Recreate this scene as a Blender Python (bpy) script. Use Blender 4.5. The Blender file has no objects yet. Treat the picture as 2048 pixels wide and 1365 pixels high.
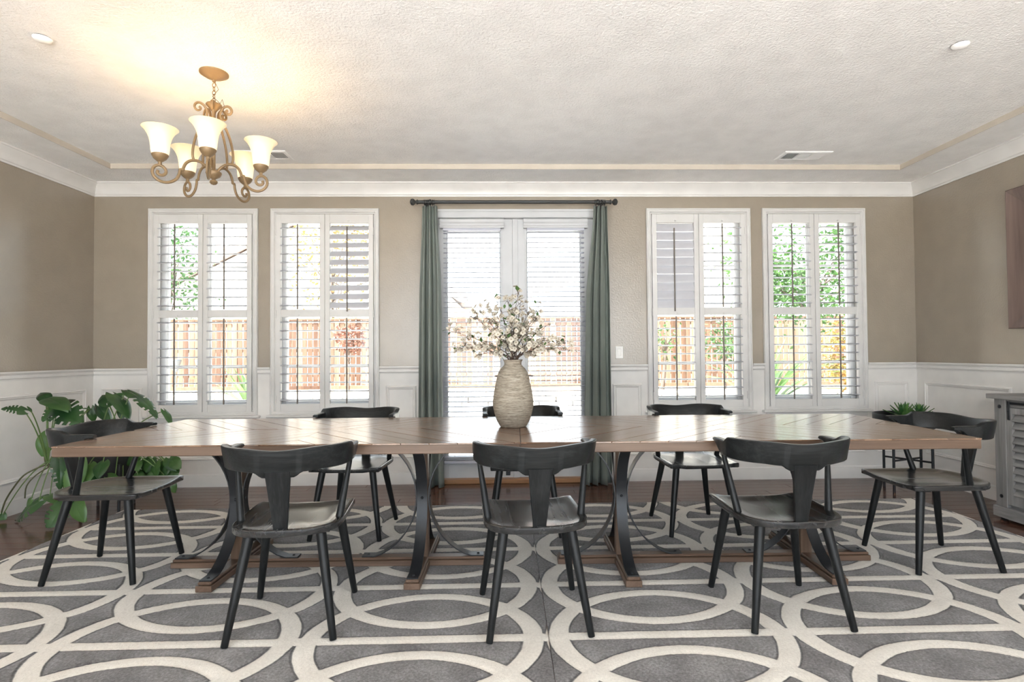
import bpy, bmesh, math, random
import numpy as np
from mathutils import Vector, Matrix
PI = math.pi
sc = bpy.context.scene
C = sc.collection
rnd = random.Random(7)

# ------------------------------------------------------------------ camera
cam = bpy.data.cameras.new('camera'); camo = bpy.data.objects.new('camera', cam); C.objects.link(camo)
yaw, tilt, roll, CH = -0.0270084, 0.0197545, 0.0074716, 1.185328
cam.sensor_width = 36.0; cam.lens = 1108.594 / 2048 * 36
cam.shift_x = -18.735 / 2048; cam.shift_y = 1.385 / 2048
cam.clip_start = 0.05; cam.clip_end = 400
Mx = Matrix.Rotation(yaw, 3, 'Z') @ Matrix.Rotation(tilt, 3, 'X') @ Matrix.Rotation(roll, 3, 'Y')
r_, f_, u_ = Mx @ Vector((1, 0, 0)), Mx @ Vector((0, 1, 0)), Mx @ Vector((0, 0, 1))
m4 = Matrix((( r_.x, u_.x, -f_.x, 0), (r_.y, u_.y, -f_.y, 0), (r_.z, u_.z, -f_.z, CH), (0, 0, 0, 1)))
camo.matrix_world = m4
sc.camera = camo
# ------------------------------------------------------------------ world, sun, exposure
W = bpy.data.worlds.new('world'); sc.world = W; W.use_nodes = True
bg = W.node_tree.nodes['Background']
bg.inputs[0].default_value = (0.84, 0.925, 1.0, 1); bg.inputs[1].default_value = 2.05
sun = bpy.data.lights.new('sun', 'SUN'); sun.energy = 18.0; sun.angle = 0.01; sun.color = (1, .965, .91)
suno = bpy.data.objects.new('sun', sun); C.objects.link(suno)
suno.rotation_euler = Vector((0.50, 0.16, -0.85)).to_track_quat('-Z', 'Y').to_euler()
sc.view_settings.view_transform = 'Standard'; sc.view_settings.look = 'None'
sc.view_settings.gamma = 1.0; sc.view_settings.use_curve_mapping = False
sc.view_settings.exposure = 1.34
sc.cycles.max_bounces = 10; sc.cycles.diffuse_bounces = 6; sc.cycles.glossy_bounces = 4
sc.cycles.transparent_max_bounces = 16; sc.cycles.caustics_reflective = False; sc.cycles.caustics_refractive = False
sc.cycles.sample_clamp_indirect = 6.0

D, XL, XR, ZS, ZT = 5.0817, -3.7106, 3.8310, 2.74, 2.7816     # far wall, side walls, soffit, tray ceiling
BACK = -1.6                                                   # plane of the added back wall, behind the viewpoint

def portal(loc, rot, sx, sy):
    l = bpy.data.lights.new('daylight_portal', 'AREA'); l.shape = 'RECTANGLE'; l.size = sx; l.size_y = sy
    l.cycles.is_portal = True
    o = bpy.data.objects.new('daylight_portal', l); C.objects.link(o); o.location = loc; o.rotation_euler = rot
WIN = [(-3.220, -2.246), (-2.132, -1.154), (1.298, 2.272), (2.383, 3.356)]
for a, b in WIN: portal(((a + b) / 2, D + .22, 1.57), (-PI / 2, 0, 0), b - a, 1.9)
portal((.06, D + .22, 1.27), (-PI / 2, 0, 0), 1.5, 2.4)
portal((.06, BACK - .2, 1.3), (PI / 2, 0, 0), 6.4, 2.6)

# ------------------------------------------------------------------ materials
def nt(name):
    m = bpy.data.materials.new(name); m.use_nodes = True
    n = m.node_tree.nodes; l = m.node_tree.links
    return m, n, l, n['Principled BSDF']
def math_n(n, l, op, a, b=None, c=None, clamp=False):
    x = n.new('ShaderNodeMath'); x.operation = op; x.use_clamp = clamp
    for i, v in enumerate((a, b, c)):
        if v is None: continue
        if isinstance(v, (int, float)): x.inputs[i].default_value = v
        else: l.new(v, x.inputs[i])
    return x.outputs[0]
def coords(n, l, scale=(1, 1, 1), rot=(0, 0, 0), kind='Object'):
    t = n.new('ShaderNodeTexCoord'); mp = n.new('ShaderNodeMapping')
    mp.inputs['Scale'].default_value = scale; mp.inputs['Rotation'].default_value = rot
    l.new(t.outputs[kind], mp.inputs[0]); return mp.outputs[0]
def noise(n, l, vec, scale, detail=3, rough=.5):
    x = n.new('ShaderNodeTexNoise'); x.inputs['Scale'].default_value = scale
    x.inputs['Detail'].default_value = detail; x.inputs['Roughness'].default_value = rough
    l.new(vec, x.inputs['Vector']); return x.outputs[0]
def ramp(n, l, fac, stops):
    x = n.new('ShaderNodeValToRGB'); e = x.color_ramp.elements
    e[0].position, e[0].color = stops[0][0], (*stops[0][1], 1)
    e[1].position, e[1].color = stops[-1][0], (*stops[-1][1], 1)
    for p, c in stops[1:-1]:
        k = e.new(p); k.color = (*c, 1)
    l.new(fac, x.inputs[0]); return x.outputs[0]
def bump(n, l, b, h, strength=.3, dist=.01):
    x = n.new('ShaderNodeBump'); x.inputs['Strength'].default_value = strength; x.inputs['Distance'].default_value = dist
    l.new(h, x.inputs['Height']); l.new(x.outputs[0], b.inputs['Normal'])
def plain(name, col, rough=.5, metal=0, spec=.5, bscale=0, bstr=.2, bdist=.002, emit=None, es=0):
    m, n, l, b = nt(name)
    b.inputs['Base Color'].default_value = (*col, 1); b.inputs['Roughness'].default_value = rough
    b.inputs['Metallic'].default_value = metal; b.inputs['Specular IOR Level'].default_value = spec
    v = coords(n, l)
    if bscale: bump(n, l, b, noise(n, l, v, bscale, 3), bstr, bdist)
    f = noise(n, l, v, 6, 2)
    l.new(ramp(n, l, f, [(.3, tuple(c * .95 for c in col)), (.7, tuple(min(1, c * 1.04) for c in col))]), b.inputs['Base Color'])
    if emit: b.inputs['Emission Color'].default_value = (*emit, 1); b.inputs['Emission Strength'].default_value = es
    return m
def wood(name, stops, rough, scale, along='x', rmin=None, bstr=.25, objrand=.0, bdist=.002, coat=0, spec=.5):
    m, n, l, b = nt(name)
    s = {'x': (.06, 1, 1), 'y': (1, .06, 1), 'z': (1, 1, .06)}[along]
    t = n.new('ShaderNodeTexCoord'); oi = n.new('ShaderNodeObjectInfo')
    add = n.new('ShaderNodeVectorMath'); add.operation = 'ADD'
    cb = n.new('ShaderNodeCombineXYZ')
    k = math_n(n, l, 'MULTIPLY', oi.outputs['Random'], 37.0)
    for i in range(3): l.new(k, cb.inputs[i])
    mp = n.new('ShaderNodeMapping'); mp.inputs['Scale'].default_value = s
    l.new(t.outputs['Object'], mp.inputs[0]); l.new(mp.outputs[0], add.inputs[0]); l.new(cb.outputs[0], add.inputs[1])
    v = add.outputs[0]
    warp = noise(n, l, v, scale * .25, 2)
    wv = n.new('ShaderNodeVectorMath'); wv.operation = 'MULTIPLY_ADD'
    l.new(warp, wv.inputs[0]); wv.inputs[1].default_value = (.25, .25, .25); l.new(v, wv.inputs[2])
    g = noise(n, l, wv.outputs[0], scale, 6, .62)
    fine = noise(n, l, v, scale * 6, 3)
    mix = math_n(n, l, 'MULTIPLY_ADD', fine, .35, math_n(n, l, 'MULTIPLY', g, .75))
    if objrand: mix = math_n(n, l, 'ADD', mix, math_n(n, l, 'MULTIPLY', math_n(n, l, 'SUBTRACT', oi.outputs['Random'], .5), objrand))
    l.new(ramp(n, l, mix, stops), b.inputs['Base Color'])
    rr = n.new('ShaderNodeMapRange'); rr.inputs[3].default_value = rough * .85; rr.inputs[4].default_value = rough * 1.2
    l.new(g, rr.inputs[0]); l.new(rr.outputs[0], b.inputs['Roughness'])
    b.inputs['Coat Weight'].default_value = coat; b.inputs['Coat Roughness'].default_value = .2; b.inputs['Specular IOR Level'].default_value = spec
    bump(n, l, b, mix, bstr, bdist)
    return m
M = {}
M['wall'] = plain('beige_wall_paint', (.295, .252, .198), .28, spec=1.0, bscale=75, bstr=.32, bdist=.005)
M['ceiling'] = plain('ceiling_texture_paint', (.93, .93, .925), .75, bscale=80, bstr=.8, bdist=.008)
M['trayedge'] = plain('tray_edge_shade_tone', (.52, .47, .40), .6, bscale=48, bstr=.3, bdist=.004)  # tan puts the shade on the tray rise into its colour
M['white'] = plain('white_trim_paint', (.70, .69, .67), .38)
M['wains'] = plain('wainscot_paint', (.74, .725, .70), .4)
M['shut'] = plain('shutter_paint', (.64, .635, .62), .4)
M['louver'] = plain('louver_shade_tone', (.52, .525, .56), .35)  # greyed: backlit shade of the white slats is in the colour
M['vinyl'] = plain('window_vinyl', (.8, .81, .82), .4)
M['rod'] = plain('tilt_rod_shade_tone', (.16, .14, .12), .5)  # white rods coloured dark to carry their backlit shade
M['door'] = plain('door_paint', (.54, .555, .57), .4)
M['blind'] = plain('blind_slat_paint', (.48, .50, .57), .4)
M['black'] = plain('black_metal', (.022, .024, .027), .42, .6, bscale=60, bstr=.05)
M['iron'] = plain('gunmetal_strap', (.028, .030, .033), .4, .5, bscale=40, bstr=.06)
M['plastic'] = plain('switch_plastic', (.82, .81, .78), .35)
M['gold'] = plain('antique_gold', (.235, .16, .085), .5, .3, bscale=120, bstr=.4, bdist=.002)
M['chairblk'] = wood('black_stained_ash', [(.35, (.009, .010, .010)), (.55, (.018, .019, .020)), (.75, (.038, .040, .041))], .26, 22, 'y', bstr=.22, bdist=.0012, coat=.9)
M['chairv'] = wood('black_stained_ash_upright', [(.35, (.006, .0065, .0065)), (.55, (.011, .012, .0125)), (.75, (.022, .024, .024))], .34, 26, 'z', bstr=.4, bdist=.0012, spec=.22)
M['chairx'] = wood('black_stained_ash_cross', [(.35, (.008, .009, .009)), (.55, (.015, .0165, .017)), (.75, (.03, .033, .034))], .34, 26, 'x', bstr=.5, bdist=.0015, spec=.26)
TB = [(.3, (.085, .045, .026)), (.5, (.17, .095, .055)), (.75, (.29, .18, .115))]
M['plank'] = wood('table_plank_wood', TB, .25, 11, 'x', bstr=.25, objrand=.24, bdist=.0015, coat=.8)
M['tedge'] = wood('table_edge_wood', [(.3, (.058, .033, .020)), (.5, (.108, .066, .042)), (.75, (.175, .115, .078))], .45, 9, 'x', bstr=.2)
M['tbase'] = wood('table_base_wood', [(.3, (.06, .035, .022)), (.5, (.11, .066, .043)), (.75, (.18, .115, .078))], .45, 12, 'x', bstr=.2)
M['tpost'] = wood('table_post_wood', [(.3, (.07, .042, .027)), (.5, (.13, .08, .052)), (.75, (.21, .135, .092))], .45, 12, 'z', bstr=.2)
M['floor'] = wood('dark_floor_wood', [(.3, (.04, .018, .011)), (.5, (.088, .040, .025)), (.75, (.15, .075, .048))], .17, 8, 'x', bstr=.12, objrand=.25)
M['greywood'] = wood('weathered_grey_wood', [(.3, (.11, .107, .105)), (.5, (.195, .19, .187)), (.75, (.30, .293, .288))], .6, 14, 'y', bstr=.35, objrand=.1)
M['greywoodz'] = wood('weathered_grey_upright', [(.3, (.11, .107, .105)), (.5, (.195, .19, .187)), (.75, (.30, .293, .288))], .6, 14, 'z', bstr=.35, objrand=.1)
M['thresh'] = plain('oak_threshold', (.33, .17, .075), .4)
M['curtain'] = plain('sage_curtain_fabric', (.175, .20, .18), .6, bscale=300, bstr=.25)
M['rodmetal'] = plain('curtain_rod_metal', (.05, .052, .052), .4, .5)
M['frame'] = wood('brown_frame_wood', [(.3, (.075, .05, .042)), (.5, (.13, .09, .076)), (.75, (.19, .135, .115))], .5, 8, 'z', bstr=.1)
M['canvas'] = plain('picture_canvas', (.35, .33, .30), .8, bscale=200)
M['pot'] = plain('black_pot', (.016, .017, .018), .4)
M['soil'] = plain('soil', (.04, .028, .02), .9, bscale=60, bstr=.6, bdist=.01)
M['stem'] = plain('green_stem', (.10, .17, .045), .45)
M['aerial'] = plain('brown_stem', (.07, .075, .03), .6)
M['twig'] = plain('twig_bark', (.075, .045, .032), .7, bscale=90)
M['petal'] = plain('dogwood_petal', (.47, .435, .36), .6)
M['pollen'] = plain('flower_center', (.16, .08, .035), .7)
M['stonepot'] = plain('pale_pebbles', (.5, .46, .42), .6)
M['vent'] = plain('vent_paint', (.92, .92, .91), .4)
M['dark'] = plain('vent_dark', (.035, .036, .038), .7)
M['outwall'] = plain('stucco', (.62, .57, .5), .85, bscale=30)
M['concrete'] = plain('patio_concrete', (.69, .68, .665), .85, bscale=15)
M['stone'] = plain('pale_flagstone', (.68, .64, .59), .8, bscale=12, bstr=.4)
M['soil_out'] = plain('garden_soil', (.32, .24, .17), .9, bscale=20, bstr=.5)
M['rooftile'] = plain('roof_tile', (.30, .23, .20), .8)
M['fascia'] = plain('house_fascia', (.55, .5, .42), .7)
M['bark'] = plain('tree_bark', (.10, .075, .06), .85, bscale=30, bstr=.5)
M['lampmetal'] = plain('path_lamp_metal', (.12, .13, .14), .5, .4)
M['fence'] = wood('cedar_fence', [(.3, (.085, .040, .023)), (.5, (.155, .09, .057)), (.75, (.225, .15, .105))], .8, 7, 'z', bstr=.3, objrand=.45)

def leafmat(name, c1, c2, rough=.35, trans=.25, coat=0.0):
    m, n, l, b = nt(name)
    v = coords(n, l); f = noise(n, l, v, 5, 3)
    oi = n.new('ShaderNodeObjectInfo')
    g = math_n(n, l, 'ADD', f, math_n(n, l, 'MULTIPLY', math_n(n, l, 'SUBTRACT', oi.outputs['Random'], .5), .35))
    colo = ramp(n, l, g, [(.3, c1), (.7, c2)])
    l.new(colo, b.inputs['Base Color']); b.inputs['Roughness'].default_value = rough
    tr = n.new('ShaderNodeBsdfTranslucent'); l.new(colo, tr.inputs[0])
    mx = n.new('ShaderNodeMixShader'); mx.inputs[0].default_value = trans
    out = n['Material Output']
    l.new(b.outputs[0], mx.inputs[1]); l.new(tr.outputs[0], mx.inputs[2]); l.new(mx.outputs[0], out.inputs[0])
    return m
M['monstera'] = leafmat('monstera_leaf', (.018, .055, .02), (.055, .13, .04), .24, .15)
M['pothos'] = leafmat('young_leaf', (.03, .085, .025), (.09, .19, .05), .32, .25)
M['bouqleaf'] = leafmat('bouquet_leaf', (.06, .13, .04), (.13, .22, .07), .5, .3)
M['succ'] = leafmat('succulent_leaf', (.035, .12, .035), (.13, .27, .06), .4, .1)
M['treegreen'] = leafmat('tree_leaf_green', (.028, .08, .02), (.07, .15, .035), .5, .4)
M['treeyel'] = leafmat('tree_leaf_autumn', (.12, .12, .03), (.28, .165, .06), .5, .45)
M['shruborange'] = leafmat('shrub_leaf_orange', (.17, .15, .035), (.30, .13, .03), .5, .35)
M['shrubbrown'] = leafmat('shrub_leaf_brown', (.10, .04, .03), (.17, .075, .05), .6, .2)
M['strap'] = leafmat('strap_leaf', (.035, .085, .025), (.10, .17, .05), .4, .3)
def glassmat():
    m, n, l, b = nt('window_glass')
    fr = n.new('ShaderNodeFresnel'); fr.inputs[0].default_value = 1.45
    gl = n.new('ShaderNodeBsdfGlossy'); gl.inputs['Roughness'].default_value = .02
    tp = n.new('ShaderNodeBsdfTransparent'); tp.inputs[0].default_value = (.97, .985, .98, 1)
    mx = n.new('ShaderNodeMixShader'); out = n['Material Output']
    l.new(fr.outputs[0], mx.inputs[0]); l.new(tp.outputs[0], mx.inputs[1]); l.new(gl.outputs[0], mx.inputs[2]); l.new(mx.outputs[0], out.inputs[0])
    n.remove(b); return m
M['glass'] = glassmat()
def shademat():
    m, n, l, b = nt('lit_alabaster_glass')
    b.inputs['Base Color'].default_value = (.80, .66, .42, 1); b.inputs['Roughness'].default_value = .35
    v = coords(n, l); sp = n.new('ShaderNodeSeparateXYZ'); l.new(v, sp.inputs[0])
    mr = n.new('ShaderNodeMapRange'); l.new(sp.outputs[2], mr.inputs[0])
    mr.inputs[1].default_value = .02; mr.inputs[2].default_value = .15; mr.inputs[3].default_value = .40; mr.inputs[4].default_value = .13
    b.inputs['Emission Color'].default_value = (1.0, .78, .48, 1); l.new(mr.outputs[0], b.inputs['Emission Strength'])
    return m
M['shade'] = shademat()
def vasemat():
    m, n, l, b = nt('stoneware_vase')
    v = coords(n, l, (7, 7, 110)); v2 = coords(n, l, (30, 30, 300))
    a = noise(n, l, v, 2.2, 5, .65); c = noise(n, l, v2, 2, 3)
    g = math_n(n, l, 'ADD', math_n(n, l, 'MULTIPLY', a, .7), math_n(n, l, 'MULTIPLY', c, .4))
    l.new(ramp(n, l, g, [(.38, (.11, .088, .066)), (.52, (.25, .215, .168)), (.68, (.42, .38, .31))]), b.inputs['Base Color'])
    b.inputs['Roughness'].default_value = .75; bump(n, l, b, g, .5, .004); return m
M['vase'] = vasemat()
# carved rug: interlaced ovals and straight bands, dyed ivory on grey
RX_O, RY_O, RX_I, RY_I, PX, PY, HB = .503, .430, .420, .368, 1.015, .518, .029
def rugmat():
    m, n, l, b = nt('carved_wool_rug')
    t = n.new('ShaderNodeTexCoord'); sp = n.new('ShaderNodeSeparateXYZ')
    wn = n.new('ShaderNodeTexNoise'); wn.inputs['Scale'].default_value = 9; l.new(t.outputs['Object'], wn.inputs['Vector'])
    wob = n.new('ShaderNodeVectorMath'); wob.operation = 'MULTIPLY_ADD'
    l.new(wn.outputs['Color'], wob.inputs[0]); wob.inputs[1].default_value = (.012, .012, 0); l.new(t.outputs['Object'], wob.inputs[2])
    l.new(wob.outputs[0], sp.inputs[0])
    def wrap(x, p):
        q = math_n(n, l, 'DIVIDE', x, p)
        return math_n(n, l, 'MULTIPLY', math_n(n, l, 'SUBTRACT', q, math_n(n, l, 'ROUND', q)), p)
    dx = wrap(sp.outputs[0], PX); dy = math_n(n, l, 'ABSOLUTE', wrap(sp.outputs[1], PY))
    dy2 = math_n(n, l, 'SUBTRACT', PY, dy)
    def ell(y, rx, ry):
        a = math_n(n, l, 'POWER', math_n(n, l, 'ABSOLUTE', math_n(n, l, 'DIVIDE', dx, rx)), 2.0)
        c = math_n(n, l, 'POWER', math_n(n, l, 'DIVIDE', y, ry), 2.0)
        return math_n(n, l, 'SQRT', math_n(n, l, 'ADD', a, c))
    def ring(y):       # signed: positive inside the band, metres
        o = math_n(n, l, 'MULTIPLY', math_n(n, l, 'SUBTRACT', 1.0, ell(y, RX_O, RY_O)), .46)
        i = math_n(n, l, 'MULTIPLY', math_n(n, l, 'SUBTRACT', ell(y, RX_I, RY_I), 1.0), .39)
        return math_n(n, l, 'MINIMUM', o, i)
    d = math_n(n, l, 'MAXIMUM', math_n(n, l, 'MAXIMUM', ring(dy), ring(dy2)), math_n(n, l, 'SUBTRACT', HB, dy))
    mr = n.new('ShaderNodeMapRange'); l.new(d, mr.inputs[0]); mr.inputs[1].default_value = -.0015; mr.inputs[2].default_value = .0025
    v = t.outputs['Object']
    pile = noise(n, l, v, 420, 2); mot = noise(n, l, v, 90, 4, .7); big = noise(n, l, v, 5, 3)
    mm = math_n(n, l, 'ADD', math_n(n, l, 'MULTIPLY', mot, .6), math_n(n, l, 'MULTIPLY', big, .4))
    grey = ramp(n, l, mm, [(.36, (.085, .078, .077)), (.5, (.170, .162, .162)), (.64, (.30, .290, .290))])
    ivory = ramp(n, l, mm, [(.3, (.60, .56, .50)), (.7, (.86, .82, .75))])
    mx = n.new('ShaderNodeMix'); mx.data_type = 'RGBA'; l.new(mr.outputs[0], mx.inputs[0]); l.new(grey, mx.inputs[6]); l.new(ivory, mx.inputs[7])
    # carved line: colour darkened along the outline
    ad = math_n(n, l, 'ABSOLUTE', math_n(n, l, 'ADD', d, .004))
    gr = n.new('ShaderNodeMapRange'); l.new(ad, gr.inputs[0]); gr.inputs[1].default_value = .001; gr.inputs[2].default_value = .0065; gr.inputs[3].default_value = .42; gr.inputs[4].default_value = 1.0
    mul = n.new('ShaderNodeVectorMath'); mul.operation = 'SCALE'; l.new(mx.outputs[2], mul.inputs[0]); l.new(gr.outputs[0], mul.inputs['Scale'])
    l.new(mul.outputs[0], b.inputs['Base Color'])
    b.inputs['Roughness'].default_value = .95; b.inputs['Specular IOR Level'].default_value = .1
    b.inputs['Sheen Weight'].default_value = .25
    h = math_n(n, l, 'ADD', math_n(n, l, 'MULTIPLY', pile, .5), math_n(n, l, 'ADD', math_n(n, l, 'MULTIPLY', mot, 1.1), math_n(n, l, 'MULTIPLY', gr.outputs[0], 1.6)))
    bump(n, l, b, h, .55, .006); return m
M['rug'] = rugmat()

# ------------------------------------------------------------------ mesh helpers
class MB:
    def __init__(s): s.v = []; s.f = []
    def add(s, v, f):
        o = len(s.v); s.v += [tuple(p) for p in v]; s.f += [tuple(i + o for i in q) for q in f]
    def box(s, x0, x1, y0, y1, z0, z1, b=0):
        if b <= 0:
            s.add([(x0, y0, z0), (x1, y0, z0), (x1, y1, z0), (x0, y1, z0), (x0, y0, z1), (x1, y0, z1), (x1, y1, z1), (x0, y1, z1)],
                  [(0, 3, 2, 1), (4, 5, 6, 7), (0, 1, 5, 4), (1, 2, 6, 5), (2, 3, 7, 6), (3, 0, 4, 7)]); return s
        X, Y, Z = (x0, x1), (y0, y1), (z0, z1); ids = {}; v = []
        for i in (0, 1):
            for j in (0, 1):
                for k in (0, 1):
                    sx, sy, sz = (1 - 2 * i) * b, (1 - 2 * j) * b, (1 - 2 * k) * b
                    for a, p in enumerate(((X[i], Y[j] + sy, Z[k] + sz), (X[i] + sx, Y[j], Z[k] + sz), (X[i] + sx, Y[j] + sy, Z[k]))):
                        ids[i, j, k, a] = len(v); v.append(p)
        cx = Vector(((x0 + x1) / 2, (y0 + y1) / 2, (z0 + z1) / 2)); f = []
        def face(q):
            n = (Vector(v[q[1]]) - Vector(v[q[0]])).cross(Vector(v[q[2]]) - Vector(v[q[0]]))
            c = sum((Vector(v[t]) for t in q), Vector()) / len(q) - cx
            f.append(tuple(q) if n.dot(c) > 0 else tuple(reversed(q)))
        for a in range(3):
            o1, o2 = [t for t in range(3) if t != a]
            for s_ in (0, 1):
                q = []
                for p1, p2 in ((0, 0), (0, 1), (1, 1), (1, 0)):
                    k = [0, 0, 0]; k[a] = s_; k[o1] = p1; k[o2] = p2; q.append(ids[(*k, a)])
                face(q)
            for p1 in (0, 1):
                for p2 in (0, 1):
                    k0 = [0, 0, 0]; k1 = [0, 0, 0]; k0[a] = 0; k1[a] = 1
                    for k in (k0, k1): k[o1] = p1; k[o2] = p2
                    face([ids[(*k0, o1)], ids[(*k1, o1)], ids[(*k1, o2)], ids[(*k0, o2)]])
        for i in (0, 1):
            for j in (0, 1):
                for k in (0, 1): face([ids[i, j, k, 0], ids[i, j, k, 1], ids[i, j, k, 2]])
        s.add(v, f); return s
    def tube(s, path, rad, n=8, caps=True, squash=None):
        P = [Vector(p) for p in path]; k = len(P)
        if isinstance(rad, (int, float)): rad = [rad] * k
        T = [((P[min(i + 1, k - 1)] - P[max(i - 1, 0)]).normalized()) for i in range(k)]
        ref = Vector((0, 0, 1)) if abs(T[0].z) < .9 else Vector((1, 0, 0))
        U = (ref - T[0] * ref.dot(T[0])).normalized(); v = []; f = []
        for i in range(k):
            U = (U - T[i] * U.dot(T[i])).normalized(); V = T[i].cross(U)
            for j in range(n):
                a = 2 * PI * j / n
                v.append(P[i] + (U * math.cos(a) * (squash or 1) + V * math.sin(a)) * rad[i])
        for i in range(k - 1):
            for j in range(n):
                f.append((i * n + j, i * n + (j + 1) % n, (i + 1) * n + (j + 1) % n, (i + 1) * n + j))
        if caps: f.append(tuple(reversed(range(n)))); f.append(tuple(range((k - 1) * n, k * n)))
        s.add(v, f); return s
    def lathe(s, prof, n=24, c=(0, 0, 0), caps=True):
        v = []; f = []; k = len(prof)
        for r, z in prof:
            for j in range(n):
                a = 2 * PI * j / n; v.append((c[0] + r * math.cos(a), c[1] + r * math.sin(a), c[2] + z))
        for i in range(k - 1):
            for j in range(n):
                f.append((i * n + j, i * n + (j + 1) % n, (i + 1) * n + (j + 1) % n, (i + 1) * n + j))
        if caps: f.append(tuple(reversed(range(n)))); f.append(tuple(range((k - 1) * n, k * n)))
        s.add(v, f); return s
    def strip(s, a, b, closed=False):          # loft between successive rows of points
        pass
    def grid(s, rows, closed=False):
        n = len(rows[0]); v = [p for r in rows for p in r]; f = []
        for i in range(len(rows) - 1):
            for j in range(n if closed else n - 1):
                f.append((i * n + j, i * n + (j + 1) % n, (i + 1) * n + (j + 1) % n, (i + 1) * n + j))
        s.add(v, f); return s
    def prism(s, poly, fn, a, b):              # polygon swept from a to b; fn(p, t) gives the point
        n = len(poly); v = [fn(p, a) for p in poly] + [fn(p, b) for p in poly]
        f = [(i, (i + 1) % n, n + (i + 1) % n, n + i) for i in range(n)] + [tuple(reversed(range(n))), tuple(range(n, 2 * n))]
        s.add(v, f); return s
    def xf(s, mat): s.v = [tuple(mat @ Vector(p)) for p in s.v]; return s
    def mesh(s, name, mat, smooth=None):
        me = bpy.data.meshes.new(name); me.from_pydata(s.v, [], s.f); me.update()
        bm = bmesh.new(); bm.from_mesh(me); bmesh.ops.recalc_face_normals(bm, faces=bm.faces); bm.to_mesh(me); bm.free()
        me.materials.append(mat)
        if smooth:
            me.polygons.foreach_set('use_smooth', [True] * len(me.polygons))
            me.set_sharp_from_angle(angle=math.radians(smooth))
        return me
def link(name, me, parent=None, loc=(0, 0, 0), rot=(0, 0, 0)):
    o = bpy.data.objects.new(name, me); C.objects.link(o); o.location = loc; o.rotation_euler = rot
    if parent: o.parent = parent
    return o
def part(name, mb, mat, parent=None, smooth=None, loc=(0, 0, 0), rot=(0, 0, 0)):
    return link(name, mb.mesh(name, mat, smooth), parent, loc, rot)
def tag(o, label, cat, group=None):
    o['label'] = label; o['category'] = cat
    if group: o['group'] = group
    return o
def thing(name, label, cat, loc=(0, 0, 0), rz=0, group=None):
    o = bpy.data.objects.new(name, None); C.objects.link(o); o.location = loc; o.rotation_euler = (0, 0, rz)
    o.empty_display_size = .1
    return tag(o, label, cat, group)
def struct(name, mb, mat, label=None, smooth=None):
    o = part(name, mb, mat, None, smooth); o['kind'] = 'structure'
    if label: o['label'] = label
    return o
def kids(o): return [c for c in bpy.data.objects if c.parent == o]
def dup(root, loc, rz, label):
    r = root.copy(); C.objects.link(r); r.location = loc; r.rotation_euler = (0, 0, rz); r['label'] = label
    for ch in kids(root):
        c = ch.copy(); C.objects.link(c); c.parent = r
        for g in kids(ch):
            d = g.copy(); C.objects.link(d); d.parent = c
    return r
def sstep(a, b, x):
    t = max(0., min(1., (x - a) / (b - a))); return t * t * (3 - 2 * t)
def holes(mb, xs, zs, ops, y0, y1, axis='y'):
    for i in range(len(xs) - 1):
        for k in range(len(zs) - 1):
            cx, cz = (xs[i] + xs[i + 1]) / 2, (zs[k] + zs[k + 1]) / 2
            if any(a < cx < b and c < cz < d for a, b, c, d in ops): continue
            if axis == 'y': mb.box(xs[i], xs[i + 1], y0, y1, zs[k], zs[k + 1])
            else: mb.box(y0, y1, xs[i], xs[i + 1], zs[k], zs[k + 1])

# ------------------------------------------------------------------ room shell
ZW0, ZW1 = .700, 2.450            # clear window opening
DO = (-.700, .845, 0, 2.425)      # French door opening
ops = [(a + .05, b - .05, ZW0, ZW1) for a, b in WIN] + [DO]
xs = sorted({XL - .16, XR + .16, *[v for o in ops for v in o[:2]]}); zs = [-.12, 0.0, ZW0, 2.425, ZW1, 2.95]
mb = MB(); holes(mb, xs, zs, [(a, b, c if c else -.001, d) for a, b, c, d in ops], D, D + .17)
struct('wall_far', mb, M['wall'], 'beige textured wall with the windows and French doors')
mb = MB(); mb.box(XL - .16, XL, BACK, D, -.12, 2.95); struct('wall_left', mb, M['wall'], 'beige textured wall behind the leafy plant')
mb = MB(); mb.box(XR, XR + .16, BACK, D, -.12, 2.95); struct('wall_right', mb, M['wall'], 'beige textured wall behind the grey sideboard')
mb = MB(); holes(mb, [XL - .16, -3.14, 3.26, XR + .16], [-.12, 0, 2.6, 2.95], [(-3.14, 3.26, -.001, 2.6)], BACK - .16, BACK)  # added unseen wall; its opening sets how much light enters from behind
struct('added_wall_back', mb, M['wall'], 'added unseen beige wall behind the viewpoint, its wide opening sized for fill light')
mb = MB(); mb.box(XL, XR, BACK, D, -.12, -.004); floor = struct('floor', mb, M['floor'], 'dark brown polished plank floor')
# floor planks, laid along the room's width
row, y = 0, D - .001
while y > 1.5:
    y0 = y - .104; x = XL - rnd.uniform(0, 1.2)
    while x < XR:
        x1 = x + rnd.uniform(1.1, 1.9); a, b = max(x, XL), min(x1, XR)
        if b - a > .02: part('floor_plank', MB().box(a + .0006, b - .0006, y0 + .0006, y - .0006, -.004, 0, .0012), M['floor'], floor)
        x = x1
    y = y0
mb = MB()
iL, iR, iF, iB = XL + .4318, XR - .4246, D - .4184, -.7
mb.box(XL - .2, XR + .2, BACK - .1, D + .75, ZT, ZT + .2)
mb.box(XL, XR, iF, D, ZS, ZT); mb.box(XL, iL, iB, iF, ZS, ZT); mb.box(iR, XR, iB, iF, ZS, ZT); mb.box(XL, XR, BACK, iB, ZS, ZT)
ceil_o = struct('ceiling', mb, M['ceiling'], 'white textured ceiling with a shallow raised tray')
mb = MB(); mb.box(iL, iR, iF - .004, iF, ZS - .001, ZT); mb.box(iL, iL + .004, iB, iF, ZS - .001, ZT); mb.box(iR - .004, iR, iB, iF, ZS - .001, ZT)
part('tray_edge', mb, M['trayedge'], ceil_o)
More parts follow.
